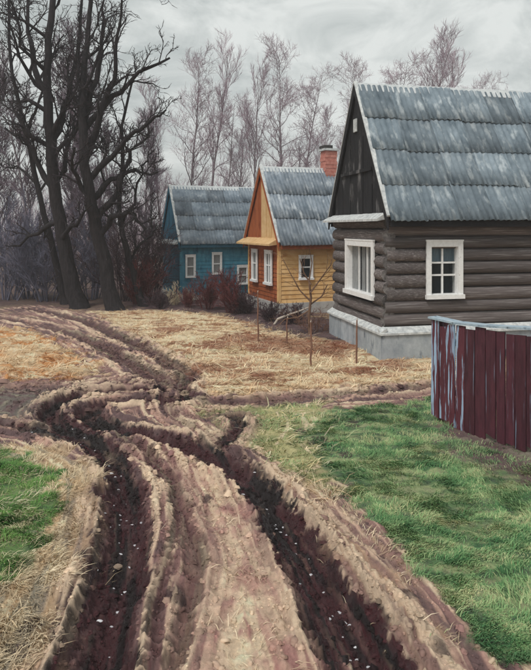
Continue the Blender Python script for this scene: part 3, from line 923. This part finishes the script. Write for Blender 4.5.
for zz in (.45, 1.18):
    mb = MB(); mb.box(0, flen, -.02, .026, zz, zz + .09); mb.build('rail', M_['paleblue'], fence)
for sx_ in (.06, 1.9, 3.7):
    mb = MB(); mb.box(sx_, sx_ + .10, *( (-.13, -.022) if sgn > 0 else (.028, .13)), -.2, 1.50); mb.build('post', M_['maroon'], fence)
mb = MB()
n = 9
for q in range(n):                                   # sagging cap board
    a, b = flen * q / n - .03, flen * (q + 1) / n
    za = 1.50 + .10 * (a / 1.9) - .02 * math.sin(a * 2.1) + (.03 if q == 0 else 0); zb = 1.50 + .10 * (b / 1.9) - .02 * math.sin(b * 2.1)
    ys = (-.10, .10)
    vs = [(a, ys[0], za), (b, ys[0], zb), (b, ys[1], zb), (a, ys[1], za), (a, ys[0], za + .028), (b, ys[0], zb + .028), (b, ys[1], zb + .028), (a, ys[1], za + .028)]
    mb.add(vs, [(3, 2, 1, 0), (4, 5, 6, 7), (0, 1, 5, 4), (2, 3, 7, 6), (0, 4, 7, 3), (1, 2, 6, 5)])
mb.build('cap_board', M_['paleblue'], fence)

# ------------------------------------------------------------------ trees
def jitter_line(p0, d, ln, n, crook, rs, up=.0):
    pts = [p0.copy()]
    d = d.normalized()
    for i in range(n):
        d = (d + Vector((rs.gauss(0, crook), rs.gauss(0, crook), rs.gauss(0, crook) + up))).normalized()
        pts.append(pts[-1] + d * (ln / n))
    return pts

def branch(mb_lim, mb_twg, p0, d, ln, r, lev, rs, P):
    n = 5 if lev == 1 else (4 if lev == 2 else 3)
    pts = jitter_line(p0, d, ln, n, P['crook'], rs, P['up'])
    r1 = r * .35
    rad = [r + (r1 - r) * i / n for i in range(n + 1)]
    (mb_lim if lev <= P['limlev'] else mb_twg).tube(pts, rad, 5 if lev == 1 else 3, cap=False)
    if lev >= P['levels']: return
    spawn(mb_lim, mb_twg, pts, rad, ln, lev, rs, P)

def spawn(mb_lim, mb_twg, pts, rad, ln, lev, rs, P, t0=.25):
    cnt = P['kids'][lev]
    for c in range(cnt):
        t = t0 + (1 - t0) * (c + rs.random()) / cnt
        f = t * (len(pts) - 1); i = min(int(f), len(pts) - 2); f -= i
        p = pts[i].lerp(pts[i + 1], f)
        ax = (pts[i + 1] - pts[i]).normalized()
        side = ax.cross(Vector((rs.gauss(0, 1), rs.gauss(0, 1), rs.gauss(0, 1))))
        if side.length < 1e-3: continue
        side.normalize()
        an = R(rs.uniform(*P['angle']))
        d = ax * math.cos(an) + side * math.sin(an)
        d.z += P['lift']
        rr = (rad[i] + (rad[i + 1] - rad[i]) * f)
        l2 = ln * rs.uniform(*P['ratio']) * (1.15 - .45 * t)
        branch(mb_lim, mb_twg, p, d, l2, max(rr * .55, P['rmin']), lev + 1, rs, P)

def big_tree(label, base_px, trace, depth, r0, r1, limbs, seed, P, group=None):
    rs = random.Random(seed)
    bx, by = G(*base_px)
    root = empty('bare_tree', (bx, by, 0))
    tag(root, label, 'tree', group)
    pts = [P3(px, py, by) for px, py in trace]
    off = Vector((bx, by, 0))
    for i, p in enumerate(pts):                      # a little sway towards and away from the viewer
        p.y += .5 * math.sin(i * .9 + seed) * (i / len(pts))
    pts = [p - off for p in pts]
    pts[0].z = -.15
    fine = []
    for i in range(len(pts) - 1):
        for k in range(3):
            t = k / 3
            a, b, c, d = pts[max(i - 1, 0)], pts[i], pts[i + 1], pts[min(i + 2, len(pts) - 1)]
            fine.append(.5 * ((2 * b) + (c - a) * t + (2 * a - 5 * b + 4 * c - d) * t * t + (3 * b - a - 3 * c + d) * t ** 3))
    fine.append(pts[-1])
    pts = [p + Vector((rs.gauss(0, .025), rs.gauss(0, .025), 0)) for p in fine]
    n = len(pts)
    rad = [r0 * (1 + .5 * math.exp(-i * .9)) + (r1 - r0) * i / (n - 1) for i in range(n)]
    tr, lim, tw = MB(), MB(), MB()
    tr.tube(pts, rad, 10)
    ht = (pts[-1] - pts[0]).length
    for tr_l in limbs:
        lp = []
        dd = rs.uniform(-1.6, 1.6)
        for q, (px, py) in enumerate(tr_l):
            v = P3(px, py, by + dd * q / (len(tr_l) - 1)) - off
            lp.append(v)
        ln = sum((lp[i + 1] - lp[i]).length for i in range(len(lp) - 1))
        f2 = []
        for i in range(len(lp) - 1):
            for k in range(3):
                f2.append(lp[i].lerp(lp[i + 1], k / 3) + (Vector((rs.gauss(0, .06), rs.gauss(0, .06), rs.gauss(0, .06))) if (i or k) else Vector()))
        f2.append(lp[-1])
        rb = min(r0 * .48, .036 * ln + .03)
        rl = [rb + (rb * .25 - rb) * i / (len(f2) - 1) for i in range(len(f2))]
        lim.tube(f2, rl, 6, cap=False)
        spawn(lim, tw, f2, rl, ln * .62, 1, rs, P, .2)
    spawn(lim, tw, pts, rad, ht * .42, 0, rs, P, P.get('t0', .3))
    tr.build('trunk', M_['bark'], root, smooth=True)
    c = lim.build('limbs', M_['bark'], root, smooth=True)
    tw.build('twigs', P['twig'], c)['kind'] = 'stuff'
    return root

PB = dict(crook=.27, up=.05, limlev=2, levels=4, kids=[11, 7, 5, 3], angle=(28, 62), lift=.18, ratio=(.38, .62), rmin=.013, twig=M_['twig'], t0=.38)
big_tree('tall black-barked bare tree, left of the pair of thick trunks', (78, 308),
         [(80, 310), (70, 278), (61, 236), (55, 190), (52, 140), (50, 90), (50, 40), (52, -20), (54, -75)], 0, .30, .07,
         [[(55, 190), (40, 168), (25, 140), (5, 128)], [(52, 140), (65, 110), (75, 70), (80, 20), (84, -20)], [(58, 222), (38, 234), (12, 246)],
          [(51, 100), (35, 70), (28, 30), (24, -20)], [(53, 160), (72, 135), (84, 112)], [(62, 240), (75, 222), (92, 205)]], 101, PB)
big_tree('black-barked bare tree with crooked boughs, right of the two thick trunks', (114, 310),
         [(116, 312), (108, 282), (100, 242), (93, 205), (87, 165), (84, 120), (83, 75), (86, 25), (90, -40)], 0, .28, .06,
         [[(88, 180), (105, 165), (125, 140), (150, 120), (166, 110)], [(92, 200), (112, 180), (132, 168), (158, 172)],
          [(99, 238), (112, 216), (130, 212), (140, 222), (147, 242)], [(86, 160), (100, 120), (113, 80), (119, 40), (122, -5)],
          [(84, 130), (110, 100), (140, 72), (170, 58)], [(84, 120), (97, 80), (101, 40), (106, -10)], [(96, 220), (120, 190), (128, 150), (150, 135)]], 202, PB)
PC = dict(PB, kids=[8, 6, 5, 3])
big_tree('slender dark tree leaning left at the picture edge behind the thick trunks', (63, 304),
         [(64, 305), (56, 262), (45, 215), (31, 150), (19, 92), (11, 40), (5, -30)], 0, .14, .04,
         [[(38, 185), (20, 165), (0, 172)], [(28, 135), (42, 100), (48, 60), (58, 20)]], 303, PC)
big_tree('crooked plum-dark tree beside the blue cottage', (143, 306),
         [(143, 307), (136, 282), (127, 250), (120, 212), (124, 170), (122, 128), (130, 80)], 0, .14, .04,
         [[(122, 225), (135, 195), (140, 165), (155, 150)], [(130, 262), (150, 235), (152, 205)]], 404, PC)

# trees behind the houses: a few grown shapes, each standing tree its own object
def grown(seed, h, twig, P):
    rs = random.Random(seed)
    tr, lim, tw = MB(), MB(), MB()
    pts = jitter_line(Vector((0, 0, -.2)), Vector((rs.uniform(-.08, .08), rs.uniform(-.08, .08), 1)), h, 10, .05, rs, .05)
    r0 = h * .0085
    rad = [r0 * (1 + .6 * math.exp(-i)) * (1 - .9 * i / 10) for i in range(11)]
    tr.tube(pts, rad, 7)
    spawn(lim, tw, pts, rad, h * P['reach'], 0, rs, P, P['t0'])
    return (tr.mesh('trunk', M_['stem_far'], True), lim.mesh('limbs', M_['stem_far'], True), tw.mesh('twigs', twig))
PF = dict(crook=.14, up=.08, limlev=1, levels=3, kids=[30, 10, 8, 0], angle=(20, 58), lift=.28, ratio=(.36, .68), rmin=.008, reach=.32, t0=.30)
PV = dict(PF, kids=[32, 11, 8, 0], rmin=.011, t0=.10, angle=(22, 55), reach=.36)
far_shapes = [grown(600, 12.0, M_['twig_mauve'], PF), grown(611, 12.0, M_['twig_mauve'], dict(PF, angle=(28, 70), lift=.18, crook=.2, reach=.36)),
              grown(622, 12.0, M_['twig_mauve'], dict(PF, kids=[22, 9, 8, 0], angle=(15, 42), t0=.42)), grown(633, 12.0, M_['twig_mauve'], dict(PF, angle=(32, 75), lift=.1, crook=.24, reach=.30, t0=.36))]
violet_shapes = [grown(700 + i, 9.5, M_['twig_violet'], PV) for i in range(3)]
def plant_tree(name, meshes, px, d, h, h0, label, group, rz, cat='tree', lean=0):
    x = (px - CX) / FPX * d
    o = empty(name, (x, d, H(x, d) if d < 34 else 0), rz)
    s = h / h0
    o.scale = (s, s, s)
    o.rotation_euler = (0, lean, rz)
    tag(o, label, cat, group)
    a = link('trunk', meshes[0], o); b = link('limbs', meshes[1], o); link('twigs', meshes[2], b)['kind'] = 'stuff'
    return o
TREES = [  # px, distance, top y in the photograph, shape, label
    (166, 38, 92, 0, 'mauve bare tree just left of the blue cottage roof'),
    (186, 42, 58, 1, 'tall mauve bare tree rising behind the left end of the blue roof'),
    (205, 46, 48, 2, 'tall mauve bare tree above the middle of the blue roof'),
    (222, 40, 96, 3, 'short mauve bare tree right of centre above the blue roof'),
    (238, 47, 112, 0, 'thin mauve bare tree above the right end of the blue roof'),
    (259, 44, 72, 2, 'mauve bare tree directly behind the yellow cottage gable peak'),
    (277, 45, 42, 1, 'tallest mauve bare tree above the yellow cottage roof'),
    (296, 48, 66, 3, 'mauve bare tree above the middle of the yellow roof'),
    (312, 46, 104, 0, 'thin mauve bare tree just left of the red chimney'),
    (338, 50, 92, 2, 'thin mauve bare tree between the red chimney and the black gable'),
    (366, 52, 62, 1, 'mauve bare tree peeping over the left end of the log house ridge'),
    (388, 50, 44, 3, 'tall mauve bare tree above the left half of the log house ridge'),
    (412, 54, 36, 0, 'tallest mauve bare tree above the log house ridge'),
    (434, 52, 50, 2, 'mauve bare tree above the middle of the log house ridge'),
    (456, 55, 52, 1, 'mauve bare tree second from the right above the log house ridge'),
    (480, 58, 64, 3, 'low mauve treetop, rightmost above the log house ridge'),
]
for i, (px, d, ty, sh, lb) in enumerate(TREES):
    h = (CAM_H + (HY - ty) / FPX * d) * (.97 if px < 300 else .90 if px < 350 else .95)
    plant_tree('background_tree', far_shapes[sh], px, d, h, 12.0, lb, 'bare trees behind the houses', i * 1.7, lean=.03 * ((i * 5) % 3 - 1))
VT = [
    (8, 33, 92, 0, 'violet-grey bare tree at the left edge behind the slender dark tree'),
    (34, 30, 62, 1, 'tall violet-grey bare tree behind the left thick trunk'),
    (72, 34, 40, 2, 'tall violet-grey bare tree showing between the two thick trunks'),
    (98, 29, 78, 0, 'violet-grey bare tree behind the right thick trunk'),
    (122, 32, 66, 1, 'tall violet-grey bare tree right of the two thick trunks'),
    (146, 30, 122, 2, 'low violet-grey bare tree between the thick trunks and the blue cottage'),
    (-22, 31, 60, 2, 'violet-grey bare tree reaching in over the left edge of the picture'),
]
for i, (px, d, ty, sh, lb) in enumerate(VT):
    h = CAM_H + (HY - ty) / FPX * d
    plant_tree('background_tree', violet_shapes[sh], px, d, h, 9.5, lb, 'violet bare trees behind the thick trunks', i * 2.1, lean=.03 * ((i * 5) % 3 - 1))

# far-off wood: one mass
rs = random.Random(77)
mb = MB()
for i in range(620):
    d = rs.uniform(62, 105)
    x = rs.uniform(-.75, .75) * d
    h = rs.uniform(5, 9.5)
    pts = jitter_line(Vector((x, d, -.3)), Vector((rs.uniform(-.1, .1), 0, 1)), h, 4, .07, rs, .05)
    mb.tube(pts, [.08, .06, .045, .03, .012], 3, cap=False)
    for k in range(16):
        t = rs.uniform(.1, 1) * 3.99; j = int(t)
        p0 = pts[j].lerp(pts[j + 1], t - j)
        mb.tube(jitter_line(p0, Vector((rs.gauss(0, .6), rs.gauss(0, .6), 1.0)), rs.uniform(1.0, 2.6), 2, .15, rs, .1), [.026, .018, .008], 3, cap=False)
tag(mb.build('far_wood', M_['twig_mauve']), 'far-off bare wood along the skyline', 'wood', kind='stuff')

# shrubs
def shrub_mesh(seed, h, spread, stems, P, matl):
    rs = random.Random(seed)
    lim, tw = MB(), MB()
    for i in range(stems):
        a = rs.uniform(0, 2 * math.pi); q = rs.random()
        d = Vector((math.cos(a) * spread * q, math.sin(a) * spread * q, 1))
        p0 = Vector((math.cos(a) * .25 * q * h * spread, math.sin(a) * .25 * q * h * spread, -.08))
        ln = h * rs.uniform(.6, 1.05)
        pts = jitter_line(p0, d, ln, 5, .12, rs, .02)
        r = .008 * h
        rad = [r * (1 - .8 * k / 5) for k in range(6)]
        lim.tube(pts, rad, 4, cap=False)
        spawn(lim, tw, pts, rad, ln * .55, 1, rs, P, .12)
    return lim.mesh('stems', matl, True), tw.mesh('twigs', matl)
PS = dict(crook=.2, up=.04, limlev=1, levels=3, kids=[0, 9, 6, 0], angle=(20, 55), lift=.2, ratio=(.4, .7), rmin=.005)
SH = {
    'slate': [shrub_mesh(800 + i, 3.6, .55, 16, dict(PS, rmin=.010, kids=[0, 12, 8, 0]), M_['bush_slate']) for i in range(2)],
    'plum': [shrub_mesh(820 + i, 3.0, .5, 16, dict(PS, rmin=.009, kids=[0, 11, 8, 0]), M_['bush_dark']) for i in range(2)],
    'maroon': [shrub_mesh(840 + i, 1.7, .6, 24, dict(PS, rmin=.009, kids=[0, 11, 8, 0]), M_['bush_maroon']) for i in range(2)],
    'low': [shrub_mesh(860, .9, .9, 26, dict(PS, rmin=.007, kids=[0, 10, 8, 0]), M_['bush_dark'])],
    'brown': [shrub_mesh(865, .8, .9, 14, dict(PS, rmin=.004), M_['stake'])],
    'straw': [shrub_mesh(880, .75, .5, 22, dict(PS, rmin=.008, kids=[0, 6, 4, 0]), M_['bush_straw'])],
}
SHR = [  # kind, variant, px, ground y, scale, label
    ('slate', 0, 6, 300, 1.05, 'slate-grey bare shrub at the left edge of the picture'),
    ('slate', 1, 28, 298, 1.1, 'slate-grey bare shrub left of the thick trunks'),
    ('slate', 0, 48, 301, .85, 'smaller slate-grey bare shrub close to the left thick trunk'),
    ('slate', 1, 93, 299, .95, 'slate-grey bare shrub between the two thick trunks'),
    ('plum', 0, 66, 297, 1.1, 'plum-dark bare shrub behind the left thick trunk'),
    ('plum', 1, 126, 301, 1.15, 'plum-dark bare shrub right of the right thick trunk'),
    ('plum', 0, 150, 302, 1.05, 'plum-dark bare shrub against the corner of the blue cottage'),
    ('maroon', 1, 137, 304, 1.0, 'reddish shrub among the plum-dark bushes'),
    ('maroon', 0, 207, 309, .72, 'tall maroon bush before the middle of the blue cottage'),
    ('maroon', 1, 233, 313, .85, 'maroon bush before the right end of the blue cottage'),
    ('maroon', 0, 188, 308, .42, 'small maroon bush before the left part of the blue cottage'),
    ('low', 0, 160, 309, .75, 'low plum bush left of the blue cottage front'),
    ('low', 0, 245, 313, .9, 'low plum bush at the foot of the rust brown gable'),
    ('low', 0, 270, 321, .75, 'low plum bush under the left end of the pale foundation'),
    ('low', 0, 293, 324, .70, 'low plum bush under the middle of the pale foundation'),
    ('brown', 0, 317, 332, 1.0, 'brown dry bush between the yellow cottage and the log house'),
    ('straw', 0, 175, 305, 1.05, 'bleached cream weed clump at the left of the blue wall'),
    ('straw', 0, 190, 304, .75, 'smaller bleached weed clump before the blue wall'),
]
for i, (kd, v, px, py, s, lb) in enumerate(SHR):
    x, y = G(px, py)
    o = empty({'straw': 'weed_clump'}.get(kd, 'bare_shrub'), (x, y, H(x, y)), i * 1.3)
    o.scale = (s, s, s)
    tag(o, lb, 'weeds' if kd == 'straw' else 'shrub', 'shrubs in front of the houses' if px > 155 else 'shrubs around the thick trunks')
    st, tw = SH[kd][v]
    a = link('stems', st, o); link('twigs', tw, a)['kind'] = 'stuff'

# sapling before the yellow cottage
sx, sy = G(308, 334)
sp = empty('sapling', (sx, sy, H(sx, sy)))
tag(sp, 'bare forked sapling in front of the yellow cottage window', 'tree')
rs = random.Random(5)
def q3(px, py): return P3(px, py, sy) - Vector((sx, sy, 0))
tr, lim, tw = MB(), MB(), MB()
tr.tube([q3(310, 335), q3(309, 315), q3(311, 297), q3(309, 280), q3(312, 262), q3(309, 246)], [.045, .038, .032, .024, .014, .006], 6)
for ln_ in ([(310, 300), (300, 290), (290, 272), (283, 258)], [(310, 292), (320, 280), (330, 264), (334, 252)], [(310, 310), (298, 316), (285, 318), (276, 326)], [(311, 284), (304, 272), (300, 258)], [(310, 305), (322, 296), (328, 284)]):
    pts = [q3(*p) + Vector((0, rs.uniform(-.2, .2), 0)) for p in ln_]
    lim.tube(pts, [.026 * (1 - .25 * i) for i in range(len(pts))], 5, cap=False)
    spawn(lim, tw, pts, [.02 * (1 - .2 * i) for i in range(len(pts))], .8, 1, rs, dict(PS, kids=[0, 5, 3, 0], rmin=.004), .2)
t_ = tr.build('trunk', M_['sapling'], sp, True); b_o = lim.build('limbs', M_['sapling'], sp, True); tw.build('twigs', M_['sapling'], b_o)['kind'] = 'stuff'

# stakes in the straw
for px, top, bot, lb in ((258, 292, 342, 'tall thin brown stake, leftmost in the straw'), (287, 318, 344, 'short thin brown stake, second from left in the straw'),
                         (311, 322, 366, 'thin brown stake standing nearest the viewer in the straw'), (357, 320, 364, 'thin brown stake before the log house foundation')):
    x, y = G(px, bot)
    z0 = H(x, y)
    h = CAM_H - (top - HY) / FPX * y
    o = empty('stake', (x, y, z0)); tag(o, lb, 'stake', 'stakes in the straw')
    rs = random.Random(px)
    pts = [Vector((rs.uniform(-.012, .012), rs.uniform(-.012, .012), zz)) for zz in np.linspace(-.1, h - z0, 5)]
    mb = MB(); mb.tube(pts, [.023, .021, .020, .018, .014], 6); shaft = mb.build('shaft', M_['stake'], o)
    mb = MB(); mb.tube([pts[-1], pts[-1] + Vector((.01, 0, .05))], [.014, .004], 6); mb.build('tip', M_['bleached'], o)
# bleached bent bough on the ground
x0, y0 = G(292, 325)
mb = MB()
off = Vector((x0, y0, 0))
pts = [P3(274, 325, y0) - off, P3(278, 319, y0) - off, P3(288, 315, y0) - off, P3(300, 311, y0) - off, P3(312, 306, y0) - off]
mb.tube(pts, [.035, .04, .036, .03, .018], 6)
o = mb.build('dead_bough', M_['bleached'], None, True); o.location = (x0, y0, 0)
tag(o, 'bleached bent bough leaning before the pale foundation', 'bough')

# pale stones at the lip of the right rut
def stone_mesh(seed):
    rs = random.Random(seed); mb = MB()
    vs = []; fs = []; S, K = 9, 5
    for k in range(K + 1):
        ph = math.pi * k / K
        for a in range(S):
            an = 2 * math.pi * a / S
            r = 1 + rs.uniform(-.16, .16)
            vs.append((math.sin(ph) * math.cos(an) * r, math.sin(ph) * math.sin(an) * r * .8, math.cos(ph) * .62 * (1 if 0 < k < K else .95)))
    for k in range(K):
        for a in range(S):
            b = (a + 1) % S; fs.append((k * S + a, (k + 1) * S + a, (k + 1) * S + b, k * S + b))
    mb.add(vs, fs); return mb.mesh('stone', M_['stone'], False)
stm = [stone_mesh(i) for i in range(3)]
for i, (px, py, r, lb) in enumerate(((360, 660, .045, 'tan stone at the near lip of the right rut'), (376, 652, .05, 'largest tan stone by the near end of the right rut'),
                                   (388, 663, .038, 'small tan stone right of the largest one by the right rut'), 
                                   (118, 553, .04, 'single tan stone lying in the left rut'))):
    x, y = G(px, py)
    o = link('stone', stm[i % 3], None, (x, y, H(x, y) + r * .25), (0, 0, i * 1.1), (r, r, r))
    tag(o, lb, 'stone', 'stones along the ruts')

# ------------------------------------------------------------------ grass, straw, glint flecks
def blades(name, n, sampler, matl, length, width, lay, seed, label, cat, colours, follow=.35):
    rg = np.random.default_rng(seed)
    x, y, w = sampler(rg, n)
    k = rg.random(len(x)) < w
    x, y = x[k], y[k]
    if len(x) == 0: return
    z = HA(x, y)
    n = len(x)
    fl = fbm(x * .9, y * .9, seed, 3) * 4.0 + rg.normal(0, .7, n)
    ln = rg.uniform(*length, n) * (1 + .5 * fbm(x * 2.1, y * 2.1, seed + 3, 2))
    ln = ln * np.clip(.9 + 1.1 * pn(x * 5.5, y * 5.5, seed + 21), .4, 1.9)      # tufts
    ln = np.clip(ln, .015, 2)
    wd = rg.uniform(*width, n)
    la = np.clip(rg.normal(lay, .22, n), .05, 1.45)     # lean from upright, radians
    dx, dy = np.cos(fl) * np.sin(la), np.sin(fl) * np.sin(la)
    dz = np.cos(la)
    px, py = -np.sin(fl), np.cos(fl)
    p0 = np.stack([x, y, z - .005], 1)
    mid = p0 + np.stack([dx, dy, dz * 1.15], 1) * (ln * .55)[:, None]
    tip = p0 + np.stack([dx * 1.1, dy * 1.1, dz * .72], 1) * ln[:, None]
    sd = np.stack([px, py, rg.normal(0, .3, n)], 1) * (wd / 2)[:, None]
    V = np.stack([p0 - sd, p0 + sd, mid + sd * .8, mid - sd * .8, tip], 1).reshape(-1, 3)
    b = np.arange(n) * 5
    F4 = np.stack([b, b + 1, b + 2, b + 3], 1); F3 = np.stack([b + 3, b + 2, b + 4], 1)
    me = bpy.data.meshes.new(name)
    me.vertices.add(n * 5); me.loops.add(n * 7); me.polygons.add(n * 2)
    me.vertices.foreach_set('co', V.astype(np.float32).ravel())
    me.loops.foreach_set('vertex_index', np.concatenate([F4, F3], 1).astype(np.int32).ravel())
    ls = np.stack([np.arange(n) * 7, np.arange(n) * 7 + 4], 1).ravel()
    me.polygons.foreach_set('loop_start', ls.astype(np.int32))
    cc = np.array([lin(*c) for c in colours])
    pick = np.clip(((fbm(x * 1.7, y * 3.2, seed + 9, 3) + rg.normal(0, .35, n)) * .5 + .5) * len(cc), 0, len(cc) - 1).astype(int)
    cv = (cc[pick] * (1 - follow) + follow * 1.1 * ground_eval(x, y)[1]) * rg.uniform(.8, 1.18, n)[:, None]
    cv = np.repeat(np.concatenate([cv, np.ones((n, 1))], 1), 5, 0)
    at = me.attributes.new('tint', 'FLOAT_COLOR', 'POINT')
    at.data.foreach_set('color', cv.astype(np.float32).ravel())
    me.materials.append(matl); me.update(); me.validate()
    o = link(name, me)
    tag(o, label, cat, kind='stuff')
    return o
def region(names, x0, x1, y0, y1, power=1.0, avoid=.3, edge=1.0):
    def f(rg, n):
        y = y0 * (y1 / y0) ** rg.random(n)
        x = rg.uniform(-1, 1, n) * y * .56
        M = masks(x, y)
        w = np.zeros(n)
        for k, s in names.items(): w = np.maximum(w, M[k] * s)
        _, _, dist, rut, berm, wet = fields(x, y)
        w *= 1 - np.exp(-(dist / avoid) ** 4)
        w *= np.clip(.55 + .9 * fbm(x * 1.9, y * 2.6, 55, 3), .05, 1)
        return x, y, w
    return f
gm = attr_mat('grass_blade', .85, .2)
blades('green_grass', 620000, region({'greenR': 1.0, 'olive': .3, 'fence': .15, 'bankR': .03}, 0, 0, 4.0, 12.5), gm, (.03, .08), (.004, .009), .8, 3,
       'blue-green short grass on the right verge', 'grass', [(60, 112, 70), (98, 146, 94), (132, 168, 112), (166, 186, 134), (194, 192, 144)], follow=.3)
blades('bright_grass', 420000, region({'greenL': 1.0}, 0, 0, 4.0, 9.0), gm, (.03, .08), (.004, .008), .7, 4,
       'bright green short grass left of the road', 'grass', [(66, 116, 58), (92, 140, 66), (108, 154, 76), (140, 168, 96)])
blades('dead_straw', 190000, region({'straw': .95, 'tanL': .9, 'olive': .22, 'bankR': .12}, 0, 0, 6.5, 24.0, avoid=.26), gm, (.06, .22), (.007, .018), 1.25, 5,
       'matted pale straw on the field before the houses', 'dead grass', [(178, 142, 108), (212, 186, 152), (228, 210, 178), (236, 222, 196), (206, 164, 122)], follow=.7)
blades('verge_straw', 200000, region({'strawL': .7, 'bankR': .35, 'between': .05}, 0, 0, 4.0, 9.0, avoid=.24), gm, (.04, .15), (.004, .009), 1.15, 6,
       'flattened tan dead grass beside the near ruts', 'dead grass', [(160, 140, 114), (200, 180, 148), (220, 204, 172), (230, 216, 188)])

# loose mud clods thrown up along the ruts
rg = np.random.default_rng(14)
N = 22000
k = rg.integers(0, len(CEN), N)
cx0, cy0 = CEN[k, 0] + rg.normal(0, .42, N), CEN[k, 1] + rg.normal(0, .42, N)
ok = (cy0 > 3.6) & (cy0 < 17) & (np.abs(cx0) < .56 * cy0 + .3)
cx0, cy0 = cx0[ok], cy0[ok]
Mk = masks(cx0, cy0)
ok = rg.random(len(cx0)) > np.maximum(Mk['greenL'], Mk['greenR']) * .93
cx0, cy0 = cx0[ok], cy0[ok]
cz0, cc0, _ = ground_eval(cx0, cy0)
nC = len(cx0)
size = np.exp(rg.normal(math.log(.013), .5, nC)).clip(.005, .045) * np.clip(cy0 / 7, .8, 1.6)
S = 6
an = np.arange(S) * 2 * np.pi / S
lo = np.stack([np.cos(an), np.sin(an), -.35 * np.ones(S)], 1); up_ = np.stack([np.cos(an + .4) * .72, np.sin(an + .4) * .72, .38 * np.ones(S)], 1)
tmpl = np.concatenate([lo, up_, [[0, 0, .62]]])
V = tmpl[None] * (1 + rg.normal(0, .22, (nC, 13, 1))) * size[:, None, None] * np.stack([rg.uniform(.8, 1.5, nC), rg.uniform(.7, 1.1, nC), rg.uniform(.6, 1.0, nC)], 1)[:, None, :]
rot = rg.uniform(0, 6.28, nC); cr, sr = np.cos(rot)[:, None], np.sin(rot)[:, None]
V = np.stack([V[..., 0] * cr - V[..., 1] * sr + cx0[:, None], V[..., 0] * sr + V[..., 1] * cr + cy0[:, None], V[..., 2] + cz0[:, None] + .1 * size[:, None]], -1)
tf = [(i, (i + 1) % S, S + (i + 1) % S) for i in range(S)] + [(i, S + (i + 1) % S, S + i) for i in range(S)] + [(S + i, S + (i + 1) % S, 12) for i in range(S)]
F = (np.array(tf)[None] + (np.arange(nC) * 13)[:, None, None]).reshape(-1, 3)
me = bpy.data.meshes.new('mud_clods')
me.vertices.add(nC * 13); me.loops.add(len(F) * 3); me.polygons.add(len(F))
me.vertices.foreach_set('co', V.astype(np.float32).ravel())
me.loops.foreach_set('vertex_index', F.astype(np.int32).ravel())
me.polygons.foreach_set('loop_start', np.arange(0, len(F) * 3, 3, dtype=np.int32))
cv = np.repeat(np.concatenate([np.clip(cc0 * rg.uniform(.55, 1.08, (nC, 1)), 0, .8), np.ones((nC, 1))], 1), 13, 0)
at = me.attributes.new('tint', 'FLOAT_COLOR', 'POINT'); at.data.foreach_set('color', cv.astype(np.float32).ravel())
me.materials.append(attr_mat('mud_clod', .85, .35)); me.update(); me.validate()
tag(link('mud_clods', me), 'loose clods of mud thrown up along the ruts', 'mud', kind='stuff')

rs = random.Random(9)  # pale flecks modelled in place of wet glints along the ruts
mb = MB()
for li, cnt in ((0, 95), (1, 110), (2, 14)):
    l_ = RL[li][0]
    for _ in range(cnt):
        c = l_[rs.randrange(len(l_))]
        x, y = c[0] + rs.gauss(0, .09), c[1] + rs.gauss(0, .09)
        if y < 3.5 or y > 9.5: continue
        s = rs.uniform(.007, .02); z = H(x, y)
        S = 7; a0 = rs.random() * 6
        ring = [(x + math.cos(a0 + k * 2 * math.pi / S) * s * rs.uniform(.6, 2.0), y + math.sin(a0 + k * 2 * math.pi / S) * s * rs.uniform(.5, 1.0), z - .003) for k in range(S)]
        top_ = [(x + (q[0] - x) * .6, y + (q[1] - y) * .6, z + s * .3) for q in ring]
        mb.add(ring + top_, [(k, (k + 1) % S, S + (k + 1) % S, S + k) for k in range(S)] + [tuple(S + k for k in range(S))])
tag(mb.build('glint_flecks', M_['glint']), 'white flecks standing in for wet glints in the dark ruts', 'glint', kind='stuff')

# ------------------------------------------------------------------ haze
mb = MB(); mb.box(-1000, 1000, -1000, 1000, -1.6, 22)
hz = mb.build('haze', None)
hz.data.materials.clear()
m = bpy.data.materials.new('damp_air'); m.use_nodes = True
n, l = m.node_tree.nodes, m.node_tree.links
n.clear()
out = n.new('ShaderNodeOutputMaterial'); pv = n.new('ShaderNodeVolumePrincipled')
pv.inputs['Color'].default_value = (.92, .93, .95, 1)
pv.inputs['Density'].default_value = .0018
pv.inputs['Anisotropy'].default_value = .2
l.new(pv.outputs[0], out.inputs['Volume'])
hz.data.materials.append(m)
tag(hz, 'damp grey air that fades the far trees', 'haze', kind='stuff')
